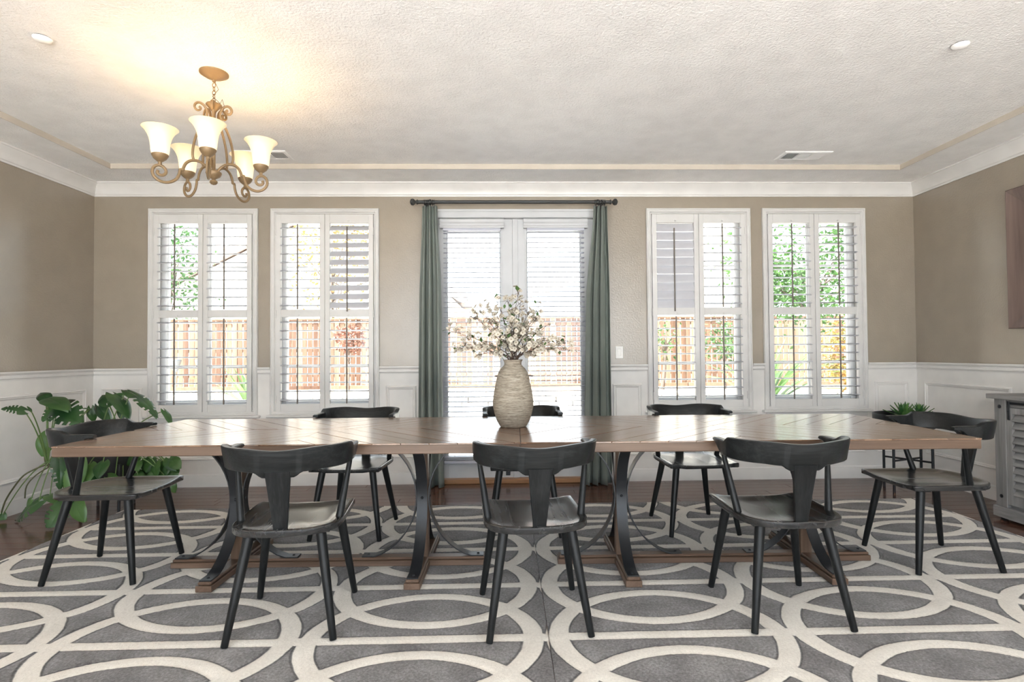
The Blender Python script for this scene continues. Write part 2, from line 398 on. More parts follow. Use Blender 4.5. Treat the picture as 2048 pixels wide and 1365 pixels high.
# mouldings: profile points are (out from wall, height)
CROWN = [(0, 2.622), (.010, 2.622), (.013, 2.634), (.020, 2.640), (.022, 2.652), (.030, 2.672), (.046, 2.700), (.064, 2.716), (.070, 2.726), (.078, 2.730), (.078, 2.74), (0, 2.74)]
RAIL = [(0, 1.002), (.012, 1.002), (.014, 1.012), (.024, 1.020), (.024, 1.034), (.018, 1.042), (.026, 1.052), (.034, 1.058), (.034, 1.070), (0, 1.070)]
BASE = [(0, 0), (.016, 0), (.016, .088), (.013, .096), (.013, .104), (.006, .116), (0, .120)]
def run(name, prof, wall, a, b, label=None):
    mb = MB()
    fn = {'far': lambda p, t: (t, D - p[0], p[1]), 'left': lambda p, t: (XL + p[0], t, p[1]), 'right': lambda p, t: (XR - p[0], t, p[1])}[wall]
    mb.prism(prof, fn, a, b); return struct(name, mb, M['white'], label, 28)
for i, (w, a, b) in enumerate((('far', XL, XR), ('left', BACK, D), ('right', BACK, D))):
    run('trim_%d' % (i + 1), CROWN, w, a, b, 'white crown moulding along the %s wall' % w)
gaps = [XL, -3.220, -2.246, -2.132, -1.154, -.735, .880, 1.298, 2.272, 2.383, 3.356, XR]
k = 4
for i in range(0, len(gaps), 2):
    run('trim_%d' % k, RAIL, 'far', gaps[i], gaps[i + 1], 'white chair rail on the far wall'); k += 1
for w in ('left', 'right'):
    run('trim_%d' % k, RAIL, w, BACK, D, 'white chair rail on the %s wall' % w); k += 1
bl = run('baseboard_far', BASE, 'far', XL, -.735, 'white baseboard left of the French doors')
br = run('baseboard_far.001', BASE, 'far', .880, XR, 'white baseboard right of the French doors')
for w in ('left', 'right'): run('baseboard_' + w, BASE, w, BACK, D, 'white baseboard on the %s wall' % w)
# wainscot boards below the rail, with picture-frame panel mouldings as parts
mb = MB(); wx = sorted({XL, XR, -.735, .880, *[v for a, b in WIN for v in (a, b)]})
holes(mb, wx, [.10, .634, 1.004], [(a, b, .634, 1.1) for a, b in WIN] + [(-.735, .880, 0, 1.2)], D - .006, D)
wf = struct('trim_%d' % k, mb, M['wains'], 'white wainscot on the far wall'); k += 1
wl = struct('trim_%d' % k, MB().box(XL, XL + .006, BACK, D, .10, 1.004), M['wains'], 'white wainscot on the left wall'); k += 1
wr = struct('trim_%d' % k, MB().box(XR - .006, XR, BACK, D, .10, 1.004), M['wains'], 'white wainscot on the right wall'); k += 1
PM = [(0, 0), (.004, .012), (.012, .015), (.016, .008), (.024, .008), (.030, .003), (.034, 0)]
def panel(parent, wall, a, b, z0, z1):
    fn = {'far': lambda u, d, z: (u, D - .006 - d, z), 'left': lambda u, d, z: (XL + .006 + d, u, z), 'right': lambda u, d, z: (XR - .006 - d, u, z)}[wall]
    mb = MB(); mb.grid([[fn(a + i, d, z0 + i), fn(b - i, d, z0 + i), fn(b - i, d, z1 - i), fn(a + i, d, z1 - i)] for i, d in PM], True)
    part('panel_moulding', mb, M['wains'], parent)
for a, b in ((-3.63, -3.27), (-1.098, -.822), (.973, 1.242), (3.424, 3.74)): panel(wf, 'far', a, b, .238, .892)
for a, b in WIN: panel(wf, 'far', a + .03, b - .03, .238, .555)
for a, b in ((4.15 - 1.2, 4.985), (1.5, 2.85), (.05, 1.4)): panel(wl, 'left', a, b, .238, .892)
for a, b in ((4.10, 4.975), (2.5, 4.0), (1.0, 2.4)): panel(wr, 'right', a, b, .238, .892)

# ------------------------------------------------------------------ windows and shutters
def ell_louver(w, L, t):
    pts = [(w / 2 * math.cos(2 * PI * i / 12), t / 2 * math.sin(2 * PI * i / 12)) for i in range(12)]
    return MB().prism(pts, lambda p, x: (x, p[0], p[1]), -L / 2, L / 2)
SH_LAB = ['white shutter pair furthest left, by the leafy plant, with slats all flat open',
          'white shutter pair left of the French doors, with one upper section half tilted',
          'white shutter pair next to the light switch, with one upper section tilted nearly shut',
          'white shutter pair nearest the grey sideboard, with green trees behind it']
ANG = [[(9, -1), (9, 0)], [(11, 0), (42, 1)], [(70, 1), (10, 1)], [(9, 1), (-1, -6)]]     # per window, per leaf: (upper, lower) slat angle
louver_me = {}
for wi, (x0, x1) in enumerate(WIN):
    a, b = x0 + .05, x1 - .05
    mb = MB(); F = .055
    for q in ((a, a + F, ZW0, ZW1), (b - F, b, ZW0, ZW1)): mb.box(q[0], q[1], D + .075, D + .15, q[2], q[3], .006)
    for q in ((ZW0, ZW0 + F), (ZW1 - F, ZW1), (1.535, 1.595)): mb.box(a + F, b - F, D + .075, D + .15, q[0], q[1], .006)
    w = struct('window_%d' % (wi + 1), mb, M['vinyl'], 'white vinyl window behind shutters')
    xm = (a + b) / 2
    part('muntin', MB().box(xm - .009, xm + .009, D + .10, D + .125, ZW0 + F, ZW1 - F, .003), M['vinyl'], w)
    for zz in (1.07, 1.995): part('muntin', MB().box(a + F, b - F, D + .10, D + .125, zz - .009, zz + .009, .003), M['vinyl'], w)
    zc = [ZW0 + F, 1.07, 1.535, 1.595, 1.995, ZW1 - F]
    for (xa, xb) in ((a + F, xm), (xm, b - F)):
        for (za, zb) in ((zc[0], zc[1]), (zc[1], zc[2]), (zc[3], zc[4]), (zc[4], zc[5])):
            part('pane', MB().box(xa, xb, D + .110, D + .114, za, zb), M['glass'], w)
    t = thing('window_shutter', SH_LAB[wi], 'shutter', ((x0 + x1) / 2, D, .633), 0, 'plantation shutters on the far wall')
    ox, oz = -(x0 + x1) / 2, -.633
    def P(x0_, x1_, y0, y1, z0, z1, bb=.002): return MB().box(x0_ + ox, x1_ + ox, y0, y1, z0 + oz, z1 + oz, bb)
    mb = MB(); prof = [(0, 0), (0, .022), (.006, .030), (.014, .030), (.018, .024), (.032, .024), (.038, .016), (.040, .010), (.048, .010), (.048, -.04)]
    mb.grid([[(x0 + i + ox, -d, .636 + i + oz), (x1 - i + ox, -d, .636 + i + oz), (x1 - i + ox, -d, 2.512 - i + oz), (x0 + i + ox, -d, 2.512 - i + oz)] for i, d in prof], True)
    part('shutter_frame', mb, M['shut'], t)
    part('sill', MB().box(x0 - .025 + ox, x1 + .025 + ox, -.055, 0, .618 + oz, .640 + oz, .006), M['shut'], t)
    part('apron', MB().box(x0 + .01 + ox, x1 - .01 + ox, -.02, 0, .575 + oz, .618 + oz, .004), M['shut'], t)
    for li in range(2):
        pa = x0 + .052 if li == 0 else xm + .002; pb = xm - .002 if li == 0 else x1 - .052
        mb = MB(); y0, y1 = -.022, .008; sw = .043
        for q in ((pa, pa + sw), (pb - sw, pb)):
            v = P(q[0], q[1], y0, y1, .664, 2.458); mb.add(v.v, v.f)
        for q in ((.664, .738), (1.522, 1.590), (2.376, 2.458)):
            v = P(pa + sw, pb - sw, y0 + .001, y1 - .001, q[0], q[1]); mb.add(v.v, v.f)
        leaf = part('shutter_panel', mb, M['shut'], t)
        L = pb - pa - 2 * sw - .004; cx = (pa + pb) / 2 + ox
        key = round(L, 3)
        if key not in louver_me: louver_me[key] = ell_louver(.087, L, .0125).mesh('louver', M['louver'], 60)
        for si, (zt, ang) in enumerate(((2.333, ANG[wi][li][0]), (1.477, ANG[wi][li][1]))):
            for q in range(10):
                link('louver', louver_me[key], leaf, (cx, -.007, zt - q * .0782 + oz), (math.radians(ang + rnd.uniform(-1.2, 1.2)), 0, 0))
            rx = cx - .012; ca = math.radians(ang)
            ry, rzz = -.007 - .044 * math.cos(ca) - .005, -.044 * math.sin(ca)
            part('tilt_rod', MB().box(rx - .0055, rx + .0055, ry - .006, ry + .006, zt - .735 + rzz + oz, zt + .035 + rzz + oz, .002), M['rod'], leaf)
        for zz in (2.392, 1.535):
            part('knob', MB().lathe([(.004, 0), (.004, .010), (.009, .014), (.009, .020), (.003, .024)], 10).xf(Matrix.Translation((cx, -.022, zz + oz)) @ Matrix.Rotation(PI / 2, 4, 'X')), M['shut'], leaf, 40)
        hx = pa if li == 0 else pb
        for zz in (2.30, 1.55, .78):
            part('hinge', MB().box(hx - .006 + ox, hx + .006 + ox, -.030, -.022, zz - .035 + oz, zz + .035 + oz, .002), M['shut'], leaf)

# ------------------------------------------------------------------ French doors
mb = MB()
for q in ((-.735, -.668), (.818, .880)): mb.box(q[0], q[1], D - .022, D + .1, 0, 2.425, .004)
mb.box(-.735, .880, D - .026, D + .1, 2.423, 2.503, .006); mb.box(-.750, .895, D - .034, D, 2.478, 2.503, .004)
struct('trim_%d' % k, mb, M['door'], 'white casing around the French doors'); k += 1
struct('trim_%d' % k, MB().box(-.700, .845, D - .045, D + .12, 0, .040, .006), M['thresh'], 'orange-brown wooden door threshold'); k += 1
def french(nm, xa, xb, ga, gb, lab, side):
    mb = MB(); y0, y1 = D + .012, D + .058; gz0, gz1 = .245, 2.295
    mb.box(xa, ga, y0, y1, .046, 2.419, .002); mb.box(gb, xb, y0, y1, .046, 2.419, .002)
    mb.box(ga, gb, y0, y1, .046, gz0, .002); mb.box(ga, gb, y0, y1, gz1, 2.419, .002)
    d = struct(nm, mb, M['door'], lab)
    st = MB(); st.grid([[(ga - .022 + i, y0 - e, gz0 - .022 + i), (gb + .022 - i, y0 - e, gz0 - .022 + i), (gb + .022 - i, y0 - e, gz1 + .022 - i), (ga - .022 + i, y0 - e, gz1 + .022 - i)] for i, e in ((0, 0), (0, .008), (.016, .011), (.024, -.006))], True)
    part('glazing_bead', st, M['door'], d)
    part('pane', MB().box(ga, gb, D + .033, D + .038, gz0, gz1), M['glass'], d)
    hx = xb - .045 if side < 0 else xa + .05
    hm = MB(); hm.lathe([(.026, 0), (.026, .006), (.012, .010), (.010, .045)], 14); hm.xf(Matrix.Translation((hx, y0, .975)) @ Matrix.Rotation(PI / 2, 4, 'X'))
    hm.tube([(hx, y0 - .045, .975), (hx + side * .04, y0 - .05, .975), (hx + side * .125, y0 - .05, .972)], [.010, .009, .007], 8)
    part('door_handle', hm, M['black'], d, 40)
    return d
d1 = french('door_1', -.665, .062, -.536, -.056, 'left leaf of the white French doors', -1)
d2 = french('door_2', .066, .815, .197, .685, 'right leaf of the white French doors', 1)
part('astragal', MB().box(.060, .112, D - .002, D + .012, .046, 2.419, .003), M['door'], d2)
part('foot_bolt', MB().box(-.012, .028, D + .004, D + .012, .065, .100, .003), M['iron'], d1)
# blinds hung on the doors
def blind(xa, xb, lab, ang):
    cx = (xa + xb) / 2; w = xb - xa
    t = thing('window_blind', lab, 'blind', (cx, D - .012, 2.41), 0, 'white slatted blinds on the French doors')
    mb = MB(); mb.prism([(0, 0), (.034, 0), (.042, -.012), (.042, -.030), (.030, -.045), (.030, -.060), (.038, -.072), (.038, -.085), (0, -.085)], lambda p, x: (x, -p[0], p[1]), -w / 2, w / 2)
    part('valance', mb, M['door'], t)
    part('head_rail', MB().box(-w / 2 + .03, w / 2 - .03, -.028, .02, -.108, -.085, .002), M['blind'], t)
    me = MB().prism([(-.025, 0), (-.019, .0040), (.019, .0040), (.025, 0), (.019, -.0028), (-.019, -.0028)], lambda p, x: (x, p[0], p[1]), -w / 2 + .035, w / 2 - .035).mesh('slat', M['blind'])
    n = 46
    for i in range(n): link('slat', me, t, (0, -.012, -.130 - i * .0452), (math.radians(ang + rnd.uniform(-1, 1)), 0, 0))
    part('bottom_rail', MB().box(-w / 2 + .032, w / 2 - .032, -.036, .012, -2.225, -2.200, .004), M['blind'], t)
    for s in (-.28, .28): part('ladder_cord', MB().box(s * w - .001, s * w + .001, -.0375, -.0355, -2.21, -.1), M['blind'], t)
blind(-.601, -.015, 'white blind on the left French door, behind the left half of the bouquet', 5)
blind(.163, .752, 'white blind on the right French door, behind the right half of the bouquet', -5)

# ------------------------------------------------------------------ curtain rod and curtains
YR = 4.955
t = thing('curtain_rod', 'dark metal curtain rod with ball finials above the French doors', 'curtain rod', (.08, YR, 2.540))
part('pole', MB().tube([(-.86, 0, 0), (.86, 0, 0)], .0155, 14), M['rodmetal'], t, 40)
for s in (-1, 1):
    part('finial', MB().lathe([(.016, 0), (.022, .004), (.022, .012), (.012, .018), (.012, .026), (.024, .034), (.031, .046), (.028, .062), (.012, .072)], 16).xf(Matrix.Translation((s * .86, 0, 0)) @ Matrix.Rotation(s * PI / 2, 4, 'Y')), M['rodmetal'], t, 40)
    part('bracket', MB().box(s * .80 - .006, s * .80 + .006, 0, D - YR, -.012, .006, .001).box(s * .80 - .014, s * .80 + .014, D - YR - .006, D - YR, -.05, .03, .002), M['rodmetal'], t)
    part('collar', MB().lathe([(.017, 0), (.024, .003), (.024, .013), (.017, .016)], 14).xf(Matrix.Translation((s * .745, 0, 0)) @ Matrix.Rotation(s * PI / 2, 4, 'Y')), M['rodmetal'], t, 40)
def curtain(lab, xa0, xa1, xb0, xb1, seed, rings):
    r = random.Random(seed); t = thing('curtain', lab, 'curtain', ((xb0 + xb1) / 2, YR, 2.50), 0, 'sage curtains at the French doors')
    ox = -(xb0 + xb1) / 2; n = 90; ph = [r.uniform(0, 6) for _ in range(6)]; rows = []
    for i in range(40):
        f = i / 39; z = -f * 2.492; e = sstep(0, .35, f) * .5 + f * .5
        x0 = xa0 + (xb0 - xa0) * e; x1 = xa1 + (xb1 - xa1) * e; row = []
        for j in range(n):
            s = j / (n - 1)
            a = s * 2 * PI * 3.0 + ph[0] + .6 * math.sin(s * 6 + ph[1]) + .25 * math.sin(f * 5 + ph[2])
            y = (.020 + .028 * e) * math.sin(a) + .012 * math.sin(2 * a + ph[3] + f)
            x = x0 + (x1 - x0) * s + .010 * e * math.sin(2 * a + ph[4])
            row.append((x + ox, y - .012, z))
        rows.append(row)
    o = part('drape', MB().grid(rows), M['curtain'], t, 60)
    sm = o.modifiers.new('thickness', 'SOLIDIFY'); sm.thickness = .003
    me = bpy.data.meshes.new('ring'); bm = bmesh.new(); bm.free()
    ring = MB().tube([(0, .0225 * math.cos(2 * PI * q / 20), .0225 * math.sin(2 * PI * q / 20)) for q in range(21)], .0036, 8, False).mesh('curtain_ring', M['rodmetal'], 60)
    for q in range(7): link('curtain_ring', ring, t, (rings + (q - 3) * .0145 + ox, 0, .036), (0, 0, r.uniform(-.12, .12)))
    for q in range(7): part('clip', MB().box(rings + (q - 3) * .0145 + ox - .002, rings + (q - 3) * .0145 + ox + .002, -.004, .004, -.012, .014), M['rodmetal'], t)
curtain('grey-green curtain hanging left of the French doors', -.745, -.612, -.785, -.560, 1, -.682)
curtain('grey-green curtain hanging right of the French doors, beside the light switch', .790, .912, .690, .945, 5, .852)
# light switch
t = thing('light_switch', 'white rocker light switch on the wall right of the curtain', 'switch', (1.039, D, 1.182))
part('plate', MB().box(-.036, .036, -.007, 0, -.058, .058, .003), M['plastic'], t)
part('rocker', MB().box(-.016, .016, -.011, -.004, -.033, .033, .002), M['plastic'], t, rot=(.05, 0, 0))

# ------------------------------------------------------------------ rugs
def rug(lab, x0, x1, y0, y1, ox, oy):
    nx, ny = int((x1 - x0) / .0085), int((y1 - y0) / .0085)
    X = np.linspace(x0, x1, nx + 1) - ox; Y = np.linspace(y0, y1, ny + 1) - oy
    gx, gy = np.meshgrid(X, Y)
    dx = gx / PX; dx = (dx - np.round(dx)) * PX
    dy = gy / PY; dy = np.abs((dy - np.round(dy)) * PY); dy2 = PY - dy
    def ringd(y):
        o = (1 - np.sqrt((dx / RX_O) ** 2 + (y / RY_O) ** 2)) * .46
        i = (np.sqrt((dx / RX_I) ** 2 + (y / RY_I) ** 2) - 1) * .39
        return np.minimum(o, i)
    d = np.maximum(np.maximum(ringd(dy), ringd(dy2)), HB - dy)
    rs = np.random.RandomState(3)
    z = .0125 - .0055 * np.exp(-((d + .004) / .011) ** 2) - .0012 * (d > 0) + rs.normal(0, .0004, d.shape)
    ed = np.minimum(np.minimum(gx - X[0], X[-1] - gx), np.minimum(gy - Y[0], Y[-1] - gy)); z -= .006 * np.exp(-ed / .012)
    v = np.stack([gx, gy, z], -1).reshape(-1, 3)
    a = (np.arange(ny)[:, None] * (nx + 1) + np.arange(nx)[None, :]).ravel()
    f = np.stack([a, a + 1, a + nx + 2, a + nx + 1], -1)
    edge = [(X[0], Y[0]), (X[-1], Y[0]), (X[-1], Y[-1]), (X[0], Y[-1])]
    n0 = len(v); v = np.concatenate([v, np.array([(p[0], p[1], .0065) for p in edge] + [(p[0], p[1], .0) for p in edge])])
    f = np.concatenate([f, np.array([(n0 + i, n0 + 4 + i, n0 + 4 + (i + 1) % 4, n0 + (i + 1) % 4) for i in range(4)] + [(n0 + 7, n0 + 6, n0 + 5, n0 + 4)])])
    me = bpy.data.meshes.new('rug'); me.vertices.add(len(v)); me.vertices.foreach_set('co', v.ravel())
    me.loops.add(len(f) * 4); me.loops.foreach_set('vertex_index', f.ravel().astype(np.int32))
    me.polygons.add(len(f)); me.polygons.foreach_set('loop_start', np.arange(0, len(f) * 4, 4, dtype=np.int32))
    me.polygons.foreach_set('use_smooth', np.ones(len(f), bool)); me.update(calc_edges=True); me.validate()
    me.materials.append(M['rug'])
    o = link('rug', me, None, (ox, oy, 0.0005)); tag(o, lab, 'rug', 'carved rugs under the dining tables')
rug('grey and ivory carved oval-pattern rug under the left half of the long table', -2.925, .1655, 1.585, 4.335, -1.366, 2.318)
rug('grey and ivory carved oval-pattern rug under the right half of the long table', .1680, 3.228, 1.585, 4.335, 1.692, 2.318)
RT = .0142                                            # rug surface

# ------------------------------------------------------------------ dining tables
def clip(poly, a, b, c):                              # keep a*x+b*y<=c
    out = []
    for i in range(len(poly)):
        p, q = poly[i], poly[(i + 1) % len(poly)]; fp = a * p[0] + b * p[1] - c; fq = a * q[0] + b * q[1] - c
        if fp <= 0: out.append(p)
        if fp * fq < 0: t = fp / (fp - fq); out.append((p[0] + (q[0] - p[0]) * t, p[1] + (q[1] - p[1]) * t))
    return out
def table(lab, cx, cy, rz, L, Wd, posts):
    t = thing('dining_table', lab, 'table', (cx, cy, RT), rz, 'dining tables set end to end')
    H = .765 - RT; th = .050
    part('tabletop', MB().box(-L / 2, L / 2, -Wd / 2, Wd / 2, H - th, H - .004, .004), M['tedge'], t)
    bw = .034
    for q in ((-L / 2, L / 2, -Wd / 2, -Wd / 2 + bw), (-L / 2, L / 2, Wd / 2 - bw, Wd / 2)): pass
    w = .094; e = .0016
    for sx in (-1, 1):
        for sy in (-1, 1):
            quad = [(0, 0), (sx * L / 2, 0), (sx * L / 2, sy * Wd / 2), (0, sy * Wd / 2)]
            # grain runs towards the table's middle: V on the far half, upside-down V on the near half
            s = -sx * sy * -1.0
            nrm = Vector((s, -1)).normalized() if True else None
            ext = (L / 2 + Wd / 2)
            k0 = int(-ext / w) - 1
            for kk in range(k0, -k0 + 1):
                c0, c1 = kk * w, (kk + 1) * w
                pl = clip(quad, nrm.x, nrm.y, c1 - e); pl = clip(pl, -nrm.x, -nrm.y, -(c0 + e)) if len(pl) > 2 else pl
                if len(pl) < 3: continue
                ar = abs(sum(pl[i][0] * pl[(i + 1) % len(pl)][1] - pl[(i + 1) % len(pl)][0] * pl[i][1] for i in range(len(pl)))) / 2
                if ar < .0006: continue
                m = (sum(p[0] for p in pl) / len(pl), sum(p[1] for p in pl) / len(pl))
                ang = math.atan2(s, 1) if s < 0 else math.atan2(1, 1)
                ang = math.atan2(nrm.x, -nrm.y)          # plank direction
                ca, sa = math.cos(-ang), math.sin(-ang)
                loc = [((p[0] - m[0]) * ca - (p[1] - m[1]) * sa, (p[0] - m[0]) * sa + (p[1] - m[1]) * ca) for p in pl]
                def ins(P, dd):
                    g = []
                    for p in P:
                        r = math.hypot(*p); g.append((p[0] * (1 - dd / max(r, .02)), p[1] * (1 - dd / max(r, .02))))
                    return g
                top = ins(loc, .0016); n = len(loc); z1 = H + rnd.uniform(-.0004, .0004)
                v = [(p[0], p[1], H - .006) for p in loc] + [(p[0], p[1], z1 - .0013) for p in loc] + [(p[0], p[1], z1) for p in top]
                f = [tuple(range(2 * n, 3 * n))] + [(i, (i + 1) % n, n + (i + 1) % n, n + i) for i in range(n)] + [(n + i, n + (i + 1) % n, 2 * n + (i + 1) % n, 2 * n + i) for i in range(n)]
                mb = MB(); mb.add(v, f); part('plank', mb, M['plank'], t, None, (m[0], m[1], 0), (0, 0, ang))
    by = -.012
    px0, px1 = posts[0] - cx, posts[1] - cx
    part('beam', MB().box(px0 - .355, px1 + .355, by - .038, by + .038, 0, .030, .003).box(px0 - .349, px1 + .349, by - .032, by + .032, .030, .046, .006), M['tbase'], t)
    for px in (px0, px1):
        part('foot', MB().box(-.350, .350, -.041, .041, 0, .031, .003).box(-.344, .344, -.034, .034, .031, .0475, .006), M['tbase'], t, None, (px, by, 0), (0, 0, PI / 2))
        post = part('post', MB().box(-.030, .030, -.030, .030, .046, H - th, .002), M['tpost'], t, None, (px, by, 0))
        h0, h1 = .0475, H - th; mid = (h0 + h1) / 2; half = (h1 - h0) / 2; sag = .235; Rr = (half ** 2 + sag ** 2) / (2 * sag)
        A = math.asin(half / Rr)
        cl = [(.275 + .060, h0 + .0035), (.268, h0 + .0035)]
        cl += [(.0335 + Rr - Rr * math.cos(-A + 2 * A * i / 18), mid + Rr * math.sin(-A + 2 * A * i / 18)) for i in range(1, 18)]
        cl += [(.268, h1 - .0035), (.275 + .060, h1 - .0035)]
        for q in range(4):
            mb = MB(); rows = []
            for i, (r, z) in enumerate(cl):
                p0 = cl[max(i - 1, 0)]; p1 = cl[min(i + 1, len(cl) - 1)]; d = Vector((p1[0] - p0[0], p1[1] - p0[1])).normalized(); nn = (-d.y * .003, d.x * .003)
                rows.append([(r + nn[0], -.029, z + nn[1]), (r + nn[0], .029, z + nn[1]), (r - nn[0], .029, z - nn[1]), (r - nn[0], -.029, z - nn[1])])
            mb.grid(rows, True); nv = len(cl) * 4; mb.f += [(0, 1, 2, 3), (nv - 4, nv - 3, nv - 2, nv - 1)]
            s = part('strap', mb, M['iron'], t, 30, (px, by, 0), (0, 0, q * PI / 2))
            part('bolt', MB().lathe([(.0075, 0), (.0075, .002), (.005, .005), (.001, .006)], 10).xf(Matrix.Translation((.0375, 0, mid)) @ Matrix.Rotation(PI / 2, 4, 'Y')), M['black'], s, 40)
            part('bolt', MB().lathe([(.0075, 0), (.0075, .002), (.005, .005), (.001, .006)], 10, (.305, 0, h0 + .0065)), M['black'], s, 40)
table('long wooden dining table, the left of the two butted together, with chevron planks', -1.0175, 3.148, -.0165, 2.176, 1.058, (-1.495, -.470))
table('long wooden dining table, the right of the two butted together, beside the sideboard end', 1.1610, 3.112, -.0165, 2.176, 1.058, (.632, 1.662))

# ------------------------------------------------------------------ dining chairs (front is +y)
def chair():
    t = thing('dining_chair', 'x', 'chair', (0, 0, RT), 0, 'black dining chairs around the tables')
    z0 = -RT
    # seat: shaped board with a scooped top
    out = []
    for q in range(25):                                # rounded back, from the left side to the right
        a = PI * q / 24; c, sn = math.cos(a), math.sin(a)
        out.append((-.2255 * math.copysign(abs(c) ** (2 / 2.8), c), -.045 - .2 * sn ** (2 / 2.8)))
    out += [(.2245, .05), (.2235, .12), (.2230, .18), (.2225, .236), (.2185, .2405)]
    out += [(x, .2405) for x in (.19, .16, .12, .07, 0, -.07, -.12, -.16, -.19)]
    out += [(-.2185, .2405), (-.2225, .236), (-.2230, .18), (-.2235, .12), (-.2245, .05)]
    wallseg = [out[(q) % len(out)] for q in range(-5, 30)]
    def dist(x, y):
        best = 9
        for q in range(len(wallseg) - 1):
            ax, ay = wallseg[q]; bx, by_ = wallseg[q + 1]; dx_, dy_ = bx - ax, by_ - ay; tt = max(0, min(1, ((x - ax) * dx_ + (y - ay) * dy_) / (dx_ * dx_ + dy_ * dy_ + 1e-12)))
            best = min(best, math.hypot(x - ax - tt * dx_, y - ay - tt * dy_))
        return best
    def zt_(x, y): return .474 + z0 - .019 * (.45 * sstep(.016, .06, dist(x, y)) + .55 * sstep(.02, .17, dist(x, y))) * (1 - .3 * sstep(.13, .24, y))
    rows = []
    for sc_, e in ((1, .0035), (.992, .0008), (.975, 0), (.94, 0), (.89, 0), (.83, 0), (.76, 0), (.68, 0), (.56, 0), (.4, 0), (.22, 0), (.06, 0)):
        rows.append([(x * sc_, y * sc_, zt_(x * sc_, y * sc_) - e) for x, y in out])
    n = len(out); mb = MB(); mb.grid(rows, True); mb.f.append(tuple(range((len(rows) - 1) * n, len(rows) * n)))
    bz = lambda x, y: .4455 + z0 - .005 * sstep(.05, .1, dist(x, y)) * sstep(.1, .24, y)
    low = [[(x, y, bz(x, y) + .003) for x, y in out], [(x * .99, y * .99, bz(x, y)) for x, y in out], [(x * .5, y * .5, .4455 + z0) for x, y in out]]
    mb.grid([rows[0]] + low, True); k_ = len(mb.v); mb.f.append(tuple(range(k_ - n, k_)))
    part('seat', mb, M['chairblk'], t, 50)
    for (a, b) in (((.142, -.145), (.2105, -.2305)), ((-.142, -.145), (-.2105, -.2305)), ((.160, .165), (.2215, .2305)), ((-.160, .165), (-.2215, .2305))):
        P0 = Vector((*a, .447 + z0)); P1 = Vector((*b, 0))
        part('leg', MB().tube([P1, P1.lerp(P0, .01), P1.lerp(P0, .5), P1.lerp(P0, .9), P0], [.0135, .0145, .0185, .0215, .0215], 16), M['chairv'], t, 40)
    for (y, l) in ((-.145, .185), (.165, .2)):
        part('cleat', MB().box(-l, l, y - .026, y + .026, .436 + z0, .446 + z0, .002), M['chairx'], t)
    for s in (-1, 1):
        P0 = Vector((s * .203, -.070, .455 + z0)); P1 = Vector((s * .2455, .004, .745 + z0))
        part('spindle', MB().tube([P0, P0.lerp(P1, .08), P0.lerp(P1, .5), P1], [.0165, .0165, .0135, .0095], 14), M['chairv'], t, 40)
    # top rail: bent wide at the back, stepping down to short arms
    pts = []
    for i in range(8): pts.append((-.2505 - .0025 * math.sin(i / 7 * PI), .058 - .098 * i / 8))
    for i in range(73):
        a = PI * i / 72; c, s = math.cos(a), math.sin(a)
        pts.append((-.2505 * math.copysign(abs(c) ** (2 / 2.5), c), -.040 - .212 * s ** (2 / 2.5)))
    for i in range(8): pts.append((.2505 + .0025 * math.sin((7 - i) / 7 * PI), -.040 + .098 * (i + 1) / 8))
    rows = []; N = len(pts)
    for i, (x, y) in enumerate(pts):
        p0, p1 = pts[max(i - 1, 0)], pts[min(i + 1, N - 1)]; d = Vector((p1[0] - p0[0], p1[1] - p0[1])).normalized(); nn = Vector((-d.y, d.x)) * -1
        if nn.dot(Vector((x, y + .04))) < 0: nn = -nn
        back = sstep(-.058, -.112, y)
        cen = 1 - sstep(0, .17, abs(x)) if y < -.1 else 0
        zt = .787 + .022 * back - .012 * cen
        zb = .766 - .046 * sstep(.035, -.04, y) - .006 * back
        if y < -.1: zb -= .005 * sstep(.17, .10, abs(x)) + .022 * sstep(.098, .060, abs(x))
        tip = sstep(.058, .040, y); zt -= .004 * (1 - tip); zb += .002 * (1 - tip)
        th = .0135 + .003 * (1 - back); lean = .010 * back; ch = .0045
        def q(off, z): return (x + nn.x * (off + lean * (z - .74) / .06), y + nn.y * (off + lean * (z - .74) / .06), z + z0)
        rows.append([q(-th + ch, zb), q(th - ch, zb), q(th, zb + ch), q(th, zt - ch), q(th - ch, zt), q(-th + ch, zt), q(-th, zt - ch), q(-th, zb + ch)])
    mb = MB(); mb.grid(rows, True); nv = N * 8; mb.f += [tuple(range(8)), tuple(range(nv - 8, nv))]
    part('top_rail', mb, M['chairx'], t, 42)
    # splat: board tapering to the seat, leaning back
    rows = []
    for i in range(7):
        f = i / 6; z = .458 + (.712 - .458) * f; hw_ = .026 + .024 * f; y = -.212 - .042 * f; th = .0085; ch = .002
        rows.append([(-hw_ + ch, y - th, z + z0), (hw_ - ch, y - th, z + z0), (hw_, y - th + ch, z + z0), (hw_, y + th - ch, z + z0), (hw_ - ch, y + th, z + z0), (-hw_ + ch, y + th, z + z0), (-hw_, y + th - ch, z + z0), (-hw_, y - th + ch, z + z0)])
    mb = MB(); mb.grid(rows, True); mb.f += [tuple(range(8)), tuple(range(48, 56))]
    part('splat', mb, M['chairv'], t, 30)
    return t
R_ = math.radians
c0 = chair()
